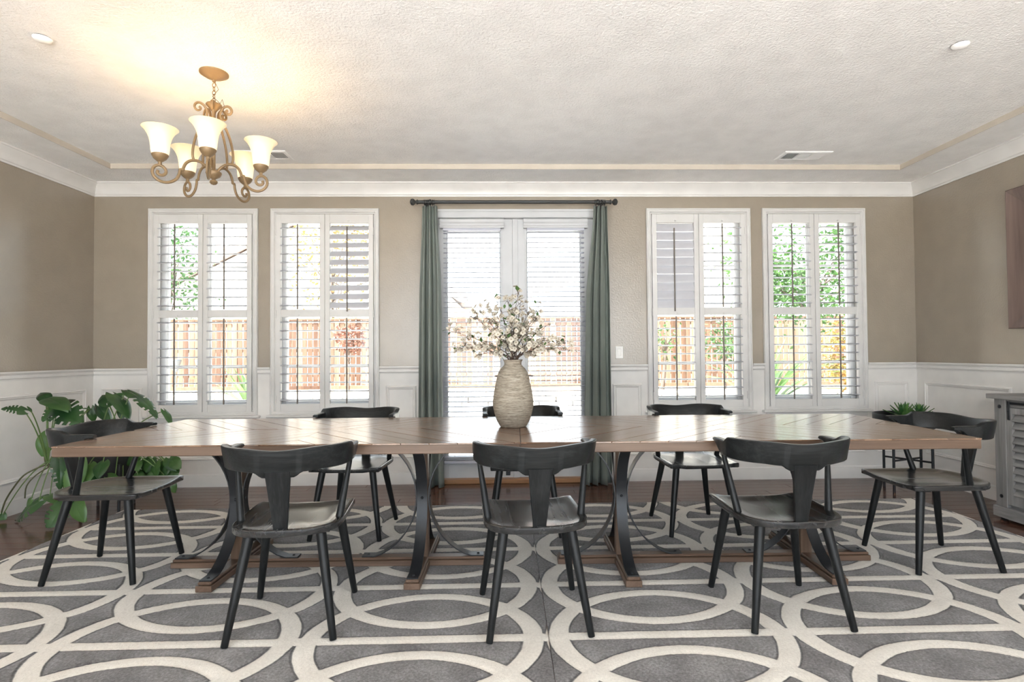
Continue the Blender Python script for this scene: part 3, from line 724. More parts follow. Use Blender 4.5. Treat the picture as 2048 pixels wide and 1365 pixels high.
spots = [(.114, 2.508, 4.6, 'black chair on the near side in front of the vase, back turned to us'),
         (-.951, 2.521, 6.0, 'black chair on the near side nearest the leafy plant, back turned to us'),
         (1.230, 2.523, .1, 'black chair on the near side closest to the sideboard, back turned to us'),
         (-2.152, 3.126, -88.8, 'black chair at the head of the table beside the leafy green plant'),
         (2.365, 3.068, 89.7, 'black chair at the head of the table beside the grey sideboard'),
         (-1.010, 3.745, 177.0, 'black chair on the window side, facing us before the half-tilted shutters'),
         (.105, 3.735, 183.0, 'black chair on the window side, half hidden behind the pale vase'),
         (1.242, 3.730, 182.5, 'black chair on the window side below the nearly shut shutter section')]
for i, (x, y, a, lab) in enumerate(spots):
    if i == 0: c0.location = (x, y, RT); c0.rotation_euler = (0, 0, R_(a)); c0['label'] = lab
    else: dup(c0, (x, y, RT), R_(a), lab)

# ------------------------------------------------------------------ vase and bouquet
VX, VY, VZ = .036, 3.165, .7655
prof = [(.070, 0), (.077, .006), (.093, .035), (.107, .075), (.1155, .115), (.1165, .140), (.110, .190), (.101, .235), (.091, .280), (.082, .310), (.070, .330), (.056, .343), (.049, .352), (.0485, .362), (.052, .372), (.0565, .379), (.0545, .3805), (.050, .378), (.044, .362), (.044, .350), (.060, .330)]
mb = MB().lathe(prof, 48, caps=False); mb.f.append(tuple(reversed(range(48))))
o = part('vase', mb, M['vase'], None, 60, (VX, VY, VZ)); tag(o, 'tall pale ribbed stoneware vase at the centre of the table', 'vase')
def blossom_mesh(seed, bud=False):
    r = random.Random(seed); mb = MB()
    for q in range(4):
        a = q * PI / 2 + r.uniform(-.15, .15); l = .0135 * r.uniform(.85, 1.1); wd = l * .52; cup = r.uniform(.1, .5); rows = []
        for i in range(5):
            f = i / 4; w = wd * math.sin(PI * min(1, .12 + .80 * f)) ** .8
            if i == 4: w *= .75
            row = []
            for j in (-1, 0, 1):
                px, py, pz = f * l, j * w, cup * l * f * f * .9 + (.0012 if j else 0)
                if i == 4 and j == 0: px -= .0022
                row.append((px * math.cos(a) - py * math.sin(a), px * math.sin(a) + py * math.cos(a), pz))
            rows.append(row)
        mb.grid(rows)
    me = mb.mesh('blossom', M['petal'], 60)
    return me
bl_me = [blossom_mesh(i) for i in range(5)]
eye_me = MB().lathe([(.0001, -.001), (.0024, 0), (.0026, .0018), (.0012, .0032), (.0001, .0034)], 7).mesh('flower_centre', M['pollen'], 60)
def bl_leaf():
    mb = MB(); rows = []
    for i in range(7):
        f = i / 6; w = .011 * math.sin(PI * f ** .8) + .0003
        rows.append([(f * .036, -w, .002 - .004 * f * f), (f * .036, 0, -.004 * f * f), (f * .036, w, .002 - .004 * f * f)])
    return mb.grid(rows).mesh('leaf', M['bouqleaf'], 60)
bleaf = bl_leaf()
bq = thing('dogwood_bouquet', 'loose bouquet of cream dogwood branches standing in the pale vase', 'flowers', (VX, VY, VZ + .37))
br_r = random.Random(21)
tips = [(-.36, -.05, .175), (-.30, -.16, .07), (-.335, .02, .105), (-.24, .10, .265), (-.205, -.08, .31), (-.16, -.12, .10), (-.14, .05, .33), (-.09, -.10, .345),
        (-.03, .05, .375), (.03, -.04, .395), (.055, .08, .365), (.10, -.06, .30), (.16, .03, .335), (.135, -.12, .24), (.21, .05, .21), (.245, -.10, .125),
        (.30, .02, .07), (.355, -.08, .055), (.34, .10, .10), (-.02, -.18, .20), (.06, -.20, .17), (-.10, -.2, .15), (.02, -.14, .27), (-.21, -.02, .03), (.17, -.16, .06), (-.06, -.12, .25), (.09, -.15, .10), (0, .14, .26)]
for tx, ty, tz in tips:
    P0 = Vector((br_r.uniform(-.022, .022), br_r.uniform(-.022, .022), -.12)); P1 = Vector((P0.x * 1.6, P0.y * 1.6, .015)); P3 = Vector((tx, ty, tz))
    hor = math.hypot(tx, ty); P2 = P1.lerp(P3, .5) + Vector((0, 0, .055 * min(1, hor * 4)))
    path = []
    for i in range(13):
        f = i / 12
        if f < .25: p = P0.lerp(P1, f / .25)
        else:
            g = (f - .25) / .75; p = P1 * (1 - g) ** 2 + P2 * 2 * g * (1 - g) + P3 * g * g
            p = p + Vector((br_r.uniform(-1, 1), br_r.uniform(-1, 1), br_r.uniform(-1, 1))) * .004
        path.append(p)
    mb = MB().tube(path, [.0028 - .0018 * i / 12 for i in range(13)], 5)
    spots_b = []
    nb = 19 if hor < .2 else 20
    for q in range(nb):
        f = br_r.uniform(.42, 1) if q else 1.0
        i = min(11, int(f * 12)); p = path[i].lerp(path[i + 1], f * 12 - i) if f < 1 else path[-1]
        off = Vector((br_r.uniform(-1, 1), br_r.uniform(-1, 1), br_r.uniform(-.6, 1))) * (.040 if q else .002)
        e = p + off; mid = p.lerp(e, .5) + Vector((0, 0, .004))
        if q: mb.tube([p, mid, e], .0009, 4)
        spots_b.append((e, off if q else Vector((tx, ty, .1))))
    br = part('branch', mb, M['twig'], bq)
    for e, d in spots_b:
        if br_r.random() < .80:
            nrm = (d.normalized() + Vector((br_r.uniform(-.6, .6), br_r.uniform(-1.3, .1), br_r.uniform(-.2, .7)))).normalized()
            rot = nrm.to_track_quat('Z', 'Y').to_euler()
            o = link('blossom', br_r.choice(bl_me), br, e, rot); s = br_r.uniform(.95, 1.35); o.scale = (s, s, s)
            o2 = link('flower_centre', eye_me, br, e + nrm * .0008, rot)
        else:
            dd = (d.normalized() + Vector((br_r.uniform(-.8, .8), br_r.uniform(-.8, .4), br_r.uniform(-.5, .5)))).normalized()
            o = link('leaf', bleaf, br, e, dd.to_track_quat('X', 'Z').to_euler()); s = br_r.uniform(.6, 1.1); o.scale = (s, s, s)

# ------------------------------------------------------------------ chandelier
CX, CY = -1.643, 3.151
ch = thing('chandelier', 'antique gold five-arm chandelier with lit bell-shaped glass shades', 'chandelier', (CX, CY, ZT))
def Z(z): return z - ZT
part('canopy', MB().lathe([(.001, 0), (.075, 0), (.075, -.008), (.066, -.014), (.046, -.026), (.018, -.036), (.009, -.042), (.009, -.052), (.001, -.054)], 28), M['gold'], ch, 35)
zc = -.058
for i in range(5):
    lm = MB().tube([(.0085 * math.cos(a), 0, .0135 * math.sin(a)) for a in [2 * PI * q / 14 for q in range(15)]], .0022, 6, False)
    part('chain_link', lm, M['gold'], ch, 60, (0, 0, zc - .0125), (0, 0, i % 2 * PI / 2)); zc -= .0215
part('column', MB().lathe([(.001, Z(2.628)), (.006, Z(2.622)), (.010, Z(2.612)), (.040, Z(2.602)), (.042, Z(2.596)), (.026, Z(2.578)), (.012, Z(2.560)), (.009, Z(2.545)), (.009, Z(2.235)), (.014, Z(2.228)), (.040, Z(2.215)), (.041, Z(2.208)), (.034, Z(2.192)), (.015, Z(2.180)), (.008, Z(2.174)), (.019, Z(2.166)), (.021, Z(2.158)), (.014, Z(2.148)), (.001, Z(2.143))], 24), M['gold'], ch, 35)
part('wire', MB().tube([(.004, 0, -.05), (.02, .01, -.09), (-.012, .008, -.13), (.035, 0, -.175), (.05, -.008, -.155), (.058, 0, -.19), (.048, 0, -.24)], .0016, 5), M['twig'], ch, 60)
ARM = [(.012, 2.205), (.040, 2.243), (.075, 2.262), (.110, 2.258), (.135, 2.238), (.148, 2.208), (.1485, 2.198), (.163, 2.197), (.166, 2.175), (.180, 2.142), (.207, 2.120), (.240, 2.113), (.270, 2.124), (.289, 2.149), (.287, 2.180), (.268, 2.199), (.246, 2.198), (.231, 2.183), (.229, 2.164), (.241, 2.150), (.258, 2.149), (.268, 2.160), (.264, 2.172)]
BAR = [(.098, 2.262), (.104, 2.290), (.101, 2.340), (.088, 2.400), (.066, 2.460), (.044, 2.505), (.034, 2.535), (.036, 2.560), (.050, 2.583), (.072, 2.592), (.090, 2.582), (.096, 2.562), (.085, 2.547), (.070, 2.551), (.066, 2.564), (.075, 2.570)]
def spline(P, n=4):
    out = []
    for i in range(len(P) - 1):
        p0, p1, p2, p3 = P[max(i - 1, 0)], P[i], P[i + 1], P[min(i + 2, len(P) - 1)]
        for k in range(n):
            t = k / n; out.append(tuple(.5 * (2 * b + (c - a) * t + (2 * a - 5 * b + 4 * c - d) * t * t + (3 * b - a - 3 * c + d) * t ** 3) for a, b, c, d in zip(p0, p1, p2, p3)))
    out.append(P[-1]); return out
SHP = [(.036, .000), (.0405, .006), (.043, .020), (.045, .042), (.048, .066), (.053, .088), (.060, .106), (.070, .123), (.082, .137), (.0875, .142), (.0860, .1435), (.080, .1385), (.067, .122), (.057, .105), (.050, .087), (.045, .065), (.042, .042), (.040, .020)]
for i in range(5):
    a = math.radians(-141 + 72.5 * i); ca, sa = math.cos(a), math.sin(a)
    f = lambda q: (q[0] * ca, q[0] * sa, Z(q[1]))
    arm = part('arm', MB().tube([f(q) for q in spline(ARM, 3)], .0062, 8, True, 1.25), M['gold'], ch, 60)
    part('scroll_bar', MB().tube([f(q) for q in spline(BAR, 3)], .0056, 8, True, 1.3), M['gold'], ch, 60)
    r = .256
    part('cup', MB().lathe([(.009, -.052), (.009, -.036), (.016, -.032), (.030, -.020), (.0385, -.006), (.0405, .002), (.038, .006), (.001, .006)], 22), M['gold'], arm, 35, (r * ca, r * sa, Z(2.2545)))
    sh = part('shade', MB().lathe(SHP, 32, caps=False), M['shade'], ch, 60, (r * ca, r * sa, Z(2.2565)))
    part('bulb', MB().lathe([(.011, 0), (.012, .02), (.020, .038), (.024, .055), (.020, .072), (.009, .082), (.001, .084)], 14), M['bulb'] if 'bulb' in M else M['shade'], sh, 60, (0, 0, .008))
    pl = bpy.data.lights.new('chandelier_bulb_light', 'POINT'); pl.energy = .62; pl.color = (1.0, .73, .42); pl.shadow_soft_size = .03
    po = bpy.data.objects.new('chandelier_bulb_light', pl); C.objects.link(po); po.location = (CX + r * ca, CY + r * sa, 2.2565 + .125)

# ------------------------------------------------------------------ ceiling fittings
def vent(lab, x, y):
    t = thing('ceiling_vent', lab, 'vent', (x, y, ZT), 0, 'ceiling air vents')
    mb = MB(); prof = [(0, 0), (0, -.004), (.010, -.009), (.030, -.009), (.033, -.004)]
    mb.grid([[(-.195 + i, -.098 + i, z), (.195 - i, -.098 + i, z), (.195 - i, .098 - i, z), (-.195 + i, .098 - i, z)] for i, z in prof], True)
    part('vent_frame', mb, M['vent'], t)
    part('backing', MB().box(-.163, .163, -.066, .066, -.002, -.0005), M['dark'], t)
    for x0 in (-.056, .050): part('divider', MB().box(x0 - .004, x0 + .004, -.066, .066, -.009, -.002), M['vent'], t)
    sl = MB().box(-.0045, .0045, -.066, .066, -.0008, .0008).mesh('slat', M['vent'])
    sy = MB().box(-.048, .048, -.0035, .0035, -.0006, .0006).mesh('slat', M['vent'])
    for q in range(8): link('slat', sl, t, (-.157 + q * .0130, 0, -.0062), (0, -.9, 0))
    for q in range(10): link('slat', sy, t, (-.003, -.061 + q * .0135, -.0062), (1.0, 0, 0))
    for q in range(8): link('slat', sl, t, (.062 + q * .0130, 0, -.0062), (0, .35, 0))
vent('white ceiling air vent seen clear on the right of the tray ceiling', 2.436, 4.440)
vent('white ceiling air vent partly hidden behind the chandelier shades', -1.915, 4.450)
for x, y, lab in ((-2.311, 2.807, 'white round ceiling cover left of the chandelier'), (2.382, 2.802, 'white round ceiling cover on the right side of the ceiling')):
    t = thing('sprinkler_cover', lab, 'ceiling cover', (x, y, ZT), 0, 'ceiling sprinkler covers')
    part('gap_ring', MB().lathe([(.001, 0), (.036, 0), (.036, -.006), (.001, -.006)], 24), M['dark'], t, 30)
    part('dome', MB().lathe([(.001, -.005), (.041, -.005), (.041, -.008), (.036, -.015), (.022, -.022), (.001, -.025)], 28), M['vent'], t, 30)

# ------------------------------------------------------------------ sideboard
t = thing('sideboard', 'weathered grey wooden sideboard with louvred sliding barn doors', 'sideboard', (XR - .02, 2.95, 0))
X0 = -.39; Y0, Y1 = -.82, .862
def sb(n, mb, m='greywood', p=t, s=None): return part(n, mb, M[m], p, s)
sb('top', MB().box(X0 - .035, 0, Y0 - .03, Y1 + .028, .840, .872, .003))
sb('body', MB().box(X0 + .03, -.005, Y0 + .01, Y1 - .01, .095, .840))
sb('plinth', MB().box(X0 - .014, -.002, Y0 - .014, Y1 + .014, .022, .096, .004))
for y in (Y0, Y1 - .088):
    p = sb('post', MB().box(X0, X0 + .035, y, y + .088, .096, .840, .003), 'greywoodz')
    for z in (.787, .168): part('bolt', MB().lathe([(.0125, 0), (.0125, .003), (.009, .004), (.004, .0065), (.001, .007)], 14).xf(Matrix.Translation((X0, y + .044, z)) @ Matrix.Rotation(-PI / 2, 4, 'Y')), M['black'], p, 40)
sb('track', MB().box(X0 + .012, X0 + .018, Y0 + .09, Y1 - .09, .806, .822, .001), 'black')
sb('header', MB().box(X0 + .024, X0 + .03, Y0 + .088, Y1 - .088, .785, .840), 'greywood')
for k_, (ya, yb) in enumerate(((Y1 - .088 - .40, Y1 - .088), (Y1 - .9, Y1 - .5), (Y0 + .09, Y0 + .46))):
    mb = MB()
    for q in ((ya, ya + .045), (yb - .045, yb)): mb.box(X0 + .004, X0 + .022, q[0], q[1], .120, .785, .002)
    for q in ((.120, .190), (.742, .785)): mb.box(X0 + .005, X0 + .021, ya + .045, yb - .045, q[0], q[1], .002)
    d = part('door', mb, M['greywoodz'], t)
    L = yb - ya - .09; me = MB().box(-.0045, .0045, -L / 2, L / 2, -.027, .027, .002).mesh('slat', M['greywood'])
    for q in range(11): link('slat', me, d, (X0 + .015, (ya + yb) / 2, .716 - q * .0502), (0, math.radians(33), 0))
    part('back_panel', MB().box(X0 + .0275, X0 + .0295, ya + .045, yb - .045, .190, .742), M['greywood'], d)
    for yy in (ya + .022, yb - .022):
        h = part('hanger', MB().box(X0 - .001, X0 + .004, yy - .009, yy + .009, .700, .828, .001).lathe([(.001, -.006), (.017, -.006), (.017, .006), (.001, .006)], 14, (0, 0, 0)), M['iron'], d)
        part('bolt', MB().lathe([(.006, 0), (.005, .004), (.001, .005)], 8).xf(Matrix.Translation((X0 - .001, yy, .712)) @ Matrix.Rotation(-PI / 2, 4, 'Y')), M['black'], d)
        part('bolt', MB().lathe([(.006, 0), (.005, .004), (.001, .005)], 8).xf(Matrix.Translation((X0 - .001, yy, .760)) @ Matrix.Rotation(-PI / 2, 4, 'Y')), M['black'], d)
        h.data = MB().box(X0 - .001, X0 + .004, yy - .009, yy + .009, .700, .828, .001).mesh('hanger', M['iron'])
for y in (Y0 + .03, Y1 - .03):
    for x in (X0 + .03, -.04): part('foot', MB().lathe([(.02, 0), (.024, .008), (.024, .024), (.001, .024)], 12, (x, y, 0)), M['black'], t, 40)
# framed picture on the right wall
t = thing('picture_frame', 'deep brown wooden picture frame on the wall above the sideboard', 'picture', (XR, 3.45, 1.858))
mb = MB(); prof = [(0, 0), (0, .060), (.006, .064), (.165, .012), (.165, 0)]
hw_, hh = .612, .521
mb.grid([[(-d, -hw_ + i, -hh + i), (-d, hw_ - i, -hh + i), (-d, hw_ - i, hh - i), (-d, -hw_ + i, hh - i)] for i, d in prof], True)
part('frame', mb, M['frame'], t)
part('canvas', MB().box(-.012, -.004, -hw_ + .16, hw_ - .16, -hh + .16, hh - .16), M['canvas'], t)

# ------------------------------------------------------------------ tray stand and succulents
TX, TY = 3.372, 4.60
t = thing('tray_stand', 'round black tray on a thin four-legged metal stand in the corner', 'stand', (TX, TY, 0))
part('tray', MB().lathe([(.001, .548), (.225, .548), (.240, .556), (.246, .575), (.248, .640), (.246, .646), (.240, .646), (.236, .640), (.233, .580), (.222, .568), (.001, .566)], 40), M['chairx'], t, 35)
legs = [(-.165, -.065), (-.10, .15), (.165, .065), (.10, -.15)]
for x, y in legs: part('leg', MB().tube([(x, y, 0), (x, y, .555)], .0105, 10), M['black'], t, 40)
part('brace', MB().tube([(legs[0][0], legs[0][1], .262), (legs[2][0], legs[2][1], .262)], .008, 8), M['black'], t, 40)
part('brace', MB().tube([(legs[1][0], legs[1][1], .262), (legs[3][0], legs[3][1], .262)], .008, 8), M['black'], t, 40)
part('leg_ring', MB().tube([(.19 * math.cos(2 * PI * q / 32), .19 * math.sin(2 * PI * q / 32), .540) for q in range(33)], .007, 8, False), M['black'], t, 60)
def succ(lab, x, y, s, seed):
    r = random.Random(seed); t = thing('potted_succulent', lab, 'succulent', (x, y, .5665), 0, 'succulents on the round tray')
    part('bowl', MB().lathe([(.001, 0), (.030 * s, 0), (.044 * s, .014), (.050 * s, .034), (.047 * s, .034), (.040 * s, .016), (.001, .012)], 20), M['stonepot'], t, 40)
    part('pebbles', MB().lathe([(.046 * s, .028), (.030 * s, .035), (.001, .038)], 14, caps=False), M['stonepot'], t, 40)
    n = 22
    for i in range(n):
        a = i * 2.39996; f = i / n; el = math.radians(14 + 62 * f); L = (.135 - .035 * f) * s * r.uniform(.9, 1.1); w = .0165 * s
        mb = MB(); rows = []
        for k in range(6):
            g = k / 5; ww = w * (math.sin(PI * (.25 + .75 * g)) if g < 1 else 0) + .0003; bend = .010 * s * g * g
            rows.append([(g * L, -ww, bend + .004 * s), (g * L, 0, bend - .001), (g * L, ww, bend + .004 * s)])
        mb.grid(rows); mb.grid([[(p[0], p[1], p[2] - .0035 * s * (1 - k_ / 6)) for p in row] for k_, row in enumerate(rows)])
        mb.xf(Matrix.Translation((0, 0, .052 + .018 * f)) @ Matrix.Rotation(a, 4, 'Z') @ Matrix.Rotation(-el, 4, 'Y') @ Matrix.Translation((.006, 0, 0)))
        part('leaf', mb, M['succ'], t, 60)
succ('larger green succulent, nearer the window, on the round black tray', 3.318, 4.56, 1.05, 2)
succ('smaller green succulent, nearer the sideboard, on the round black tray', 3.512, 4.64, .86, 5)

# ------------------------------------------------------------------ leafy plant in the left corner
PXc, PYc = -3.09, 4.40
pl_ = thing('potted_monstera', 'large leafy green split-leaf plant in a black pot in the left corner', 'plant', (PXc, PYc, 0))
part('pot', MB().lathe([(.001, .150), (.125, .150), (.140, .160), (.158, .300), (.170, .440), (.170, .455), (.160, .455), (.152, .430), (.001, .425)], 36), M['pot'], pl_, 35)
part('soil', MB().lathe([(.153, .428), (.08, .437), (.001, .440)], 24, caps=False), M['soil'], pl_, 40)
for q in range(4):
    a = PI / 4 + q * PI / 2 + .2; x, y = .178 * math.cos(a), .178 * math.sin(a)
    part('stand_leg', MB().tube([(x, y, 0), (x, y, .36)], [.010, .013], 10), M['pot'], pl_, 40)
for q in range(2):
    a = PI / 4 + q * PI / 2 + .2; x, y = .178 * math.cos(a), .178 * math.sin(a)
    part('stand_bar', MB().tube([(x, y, .138), (-x, -y, .138)], .010, 8), M['pot'], pl_, 40)
def leaf_mesh(kind, seed, width):
    r = random.Random(seed); nt_, ns = 22, 7; mb = MB(); V = {}
    slits = [(.30 + .145 * i + r.uniform(-.02, .02)) for i in range(4)] if kind == 'm' else []
    def W(f): return width * .5 * (math.sin(PI * min(1, f * .93 + .03) ** .74) ** .85) * (1 - .12 * f)
    for side in (-1, 1):
        rows = []
        for i in range(nt_ + 1):
            f = i / nt_; row = []
            for j in range(ns + 1):
                s = j / ns; w = W(f)
                # lobes beside the stalk reach back behind the base
                y = f - .20 * s * s * (1 - f) ** 2 * 1.4 + .05 * s * math.sin(PI * f)
                x = side * s * w
                z = .16 * abs(x) * (1 if s < .6 else 1 - .5 * (s - .6)) - .26 * f * f + .012 * math.sin(14 * f + s * 2) * s - .10 * s * s * width
                row.append((x, y, z))
            rows.append(row)
        base = len(mb.v); mb.v += [p for row in rows for p in row]
        for i in range(nt_):
            f = (i + .5) / nt_
            for j in range(ns):
                s = (j + .5) / ns
                if s > .42 and any(abs(f - q - .05 * s) < .030 * (s - .28) * 1.6 for q in slits): continue
                a = base + i * (ns + 1) + j; mb.f.append((a, a + 1, a + ns + 2, a + ns + 1))
    return mb
LEAVES=[
((-3.412, 4.02, 0.801), (-3.495, 3.95, 0.844), 0.75, 'm', (0.3, -0.6, 0.7)),
((-3.364, 4.02, 0.8), (-3.364, 4.0, 0.841), 0.6, 'p', (0, -0.3, 1)),
((-3.366, 4.15, 0.874), (-3.458, 4.2, 0.938), 0.8, 'p', (0.6, -0.7, 0.2)),
((-3.352, 4.15, 0.878), (-3.142, 4.05, 0.852), 0.65, 'p', (0.1, -0.4, 0.9)),
((-3.312, 4.2, 0.818), (-3.367, 4.1, 0.742), 0.85, 'm', (0.1, -0.8, 0.5)),
((-3.334, 4.2, 0.818), (-3.092, 4.05, 0.759), 0.8, 'm', (0.0, -0.7, 0.7)),
((-3.4, 4.2, 0.598), (-3.391, 4.15, 0.46), 0.8, 'p', (0.5, -0.8, 0.2)),
((-3.307, 4.5, 0.659), (-3.321, 4.4, 0.652), 0.75, 'p', (0, -0.5, 0.9)),
((-3.3, 4.5, 0.766), (-3.284, 4.5, 0.659), 0.7, 'p', (0.4, -0.9, 0.2)),
((-3.315, 4.5, 0.766), (-3.317, 4.45, 0.783), 0.7, 'p', (0.2, -0.5, 0.8)),
((-3.206, 4.45, 0.793), (-3.104, 4.4, 0.677), 0.7, 'p', (-0.2, -0.9, 0.3)),
((-3.105, 4.4, 0.82), (-3.195, 4.45, 0.895), 0.85, 'p', (0.1, -0.8, 0.6)),
((-3.097, 4.4, 0.82), (-3.007, 4.4, 0.901), 0.8, 'p', (0.1, -0.8, 0.6)),
((-3.052, 4.4, 0.882), (-2.822, 4.25, 0.782), 0.48, 'p', (0.5, -0.3, 0.8)),
((-3.006, 4.4, 0.784), (-2.96, 4.35, 0.693), 0.5, 'p', (0.3, -0.9, 0.2)),
((-2.889, 4.35, 0.903), (-2.585, 4.2, 0.807), 0.36, 'm', (0.35, -0.25, 0.9)),
((-2.94, 4.38, 0.917), (-2.889, 4.35, 0.899), 0.9, 'p', (0.35, -0.25, 0.9)),
((-2.605, 4.3, 0.763), (-2.508, 4.25, 0.681), 0.45, 'p', (0.8, -0.4, 0.5)),
((-3.112, 3.95, 0.473), (-3.05, 3.9, 0.287), 0.55, 'm', (0.7, -0.6, 0.4)),
((-3.041, 4.0, 0.462), (-3.003, 3.9, 0.252), 0.7, 'p', (0.3, -0.8, 0.5)),
((-3.018, 4.1, 0.4), (-2.971, 4.0, 0.321), 0.9, 'p', (0.2, -0.9, 0.4)),
((-2.919, 4.1, 0.416), (-2.895, 4.0, 0.348), 0.9, 'p', (0.1, -0.9, 0.3)),
((-2.98, 4.05, 0.303), (-2.878, 3.95, 0.22), 0.8, 'm', (0.2, -0.8, 0.6)),
((-3.04, 4.0, 0.298), (-2.996, 3.9, 0.201), 0.7, 'm', (0.3, -0.7, 0.7)),
((-3.351, 4.08, 0.148), (-3.554, 4.05, 0.021), 0.7, 'm', (0.2, -0.5, 0.9)),
((-3.424, 4.1, 0.154), (-3.473, 4.1, 0.112), 0.9, 'p', (0.4, -0.6, 0.7)),
((-3.098, 3.98, 0.146), (-3.123, 3.86, 0.025), 0.95, 'm', (0.25, -0.75, 0.6)),
((-3.023, 3.98, 0.163), (-2.935, 3.9, 0.053), 0.8, 'p', (-0.3, -0.8, 0.5)),
((-3.62, 4.1, 0.05), (-3.615, 4.08, -0.015), 0.8, 'p', (0.2, -0.7, 0.7)),
((-3.291, 4.1, 0.188), (-3.121, 4.0, 0.19), 0.6, 'p', (0.2, -0.4, 0.9)),
((-2.905, 4.449, 0.383), (-2.904, 4.399, 0.335), 0.85, 'p', (-0.018886289860447603, -0.9, 0.5589775215438595)),
((-2.656, 4.405, 0.291), (-2.622, 4.355, 0.234), 0.85, 'p', (-0.17913482950024176, -0.9, 0.15309164621576507)),
((-2.984, 4.557, 0.238), (-2.922, 4.507, 0.155), 0.85, 'p', (-0.16459506738653198, -0.9, 0.2549249786497678)),
((-2.822, 4.564, 0.265), (-2.755, 4.514, 0.214), 0.85, 'p', (0.1240963186039159, -0.9, 0.4358507282582367)),
((-2.811, 4.468, 0.367), (-2.817, 4.418, 0.279), 0.85, 'p', (0.30583891912955824, -0.9, 0.373819434793527)),
((-2.908, 4.493, 0.254), (-2.84, 4.443, 0.17), 0.85, 'p', (0.055860662732926114, -0.9, 0.30697302156586603)),
((-2.726, 4.39, 0.344), (-2.712, 4.34, 0.263), 0.85, 'p', (-0.26973307164942606, -0.9, 0.12316099950175632)),
((-2.773, 4.484, 0.348), (-2.744, 4.434, 0.287), 0.85, 'p', (0.39809521192047864, -0.9, 0.1977867471666577)),
((-2.873, 4.508, 0.357), (-2.862, 4.458, 0.294), 0.85, 'p', (0.2228598766933238, -0.9, 0.260334451624871)),
((-2.732, 4.375, 0.278), (-2.74, 4.325, 0.225), 0.85, 'p', (0.23561356892839308, -0.9, 0.4077160375643486)),
((-2.869, 4.394, 0.359), (-2.84, 4.344, 0.314), 0.85, 'p', (0.1881043170230629, -0.9, 0.5479638895559114)),
((-2.705, 4.59, 0.257), (-2.721, 4.54, 0.198), 0.85, 'p', (0.376204729877686, -0.9, 0.4876197176125743)),
((-2.872, 4.505, 0.246), (-2.81, 4.455, 0.187), 0.85, 'p', (-0.1660093566338825, -0.9, 0.322071119740588)),
((-3.038, 4.59, 0.315), (-3.02, 4.54, 0.269), 0.85, 'p', (-0.2686419649545123, -0.9, 0.18478352190997757)),
((-2.673, 4.423, 0.347), (-2.679, 4.373, 0.258), 0.85, 'p', (-0.0032332365097786364, -0.9, 0.20395842087871666)),
((-2.937, 4.392, 0.401), (-2.887, 4.342, 0.35), 0.85, 'p', (-0.2713753433349652, -0.9, 0.34533380785087153)),
((-2.855, 4.381, 0.265), (-2.819, 4.331, 0.187), 0.85, 'p', (-0.013475138275857945, -0.9, 0.5938286922881805)),
((-2.812, 4.453, 0.361), (-2.823, 4.403, 0.297), 0.85, 'p', (-0.12598981817659025, -0.9, 0.5446502083086853)),
((-2.616, 4.358, 0.339), (-2.608, 4.308, 0.285), 0.85, 'p', (-0.15435415476097974, -0.9, 0.21573332703536266)),
((-2.604, 4.363, 0.39), (-2.536, 4.313, 0.32), 0.85, 'p', (0.39339949934777835, -0.9, 0.30148103297783135)),
((-2.702, 4.548, 0.278), (-2.649, 4.498, 0.209), 0.85, 'p', (-0.23496396838817524, -0.9, 0.20546064723256116)),
((-2.732, 4.581, 0.234), (-2.718, 4.531, 0.157), 0.85, 'p', (0.2596532615310569, -0.9, 0.42124696044265164)),
((-2.716, 4.514, 0.304), (-2.668, 4.464, 0.246), 0.85, 'p', (0.3459599738905376, -0.9, 0.5781395289912463)),
((-3.062, 4.59, 0.225), (-3.013, 4.54, 0.178), 0.85, 'p', (0.3292788053578291, -0.9, 0.1638163937882344)),
((-2.567, 4.365, 0.312), (-2.567, 4.315, 0.241), 0.85, 'p', (0.0984441550860426, -0.9, 0.4732472784956028)),
((-2.575, 4.351, 0.381), (-2.507, 4.301, 0.336), 0.85, 'p', (0.31349650904638565, -0.9, 0.15794498471834942)),
((-2.621, 4.4, 0.21), (-2.585, 4.38, 0.126), 0.7, 'p', (0.1, -0.9, 0.3)),
((-2.643, 4.45, 0.227), (-2.671, 4.42, 0.168), 0.7, 'p', (0.1, -0.9, 0.3)),
((-2.911, 4.3, 0.237), (-2.818, 4.25, 0.18), 0.7, 'p', (0.1, -0.9, 0.3)),
((-2.956, 4.2, 0.287), (-2.86, 4.15, 0.235), 0.7, 'p', (0.1, -0.9, 0.3)),
((-2.902, 4.2, 0.275), (-2.924, 4.15, 0.243), 0.7, 'p', (0.1, -0.9, 0.3))
]

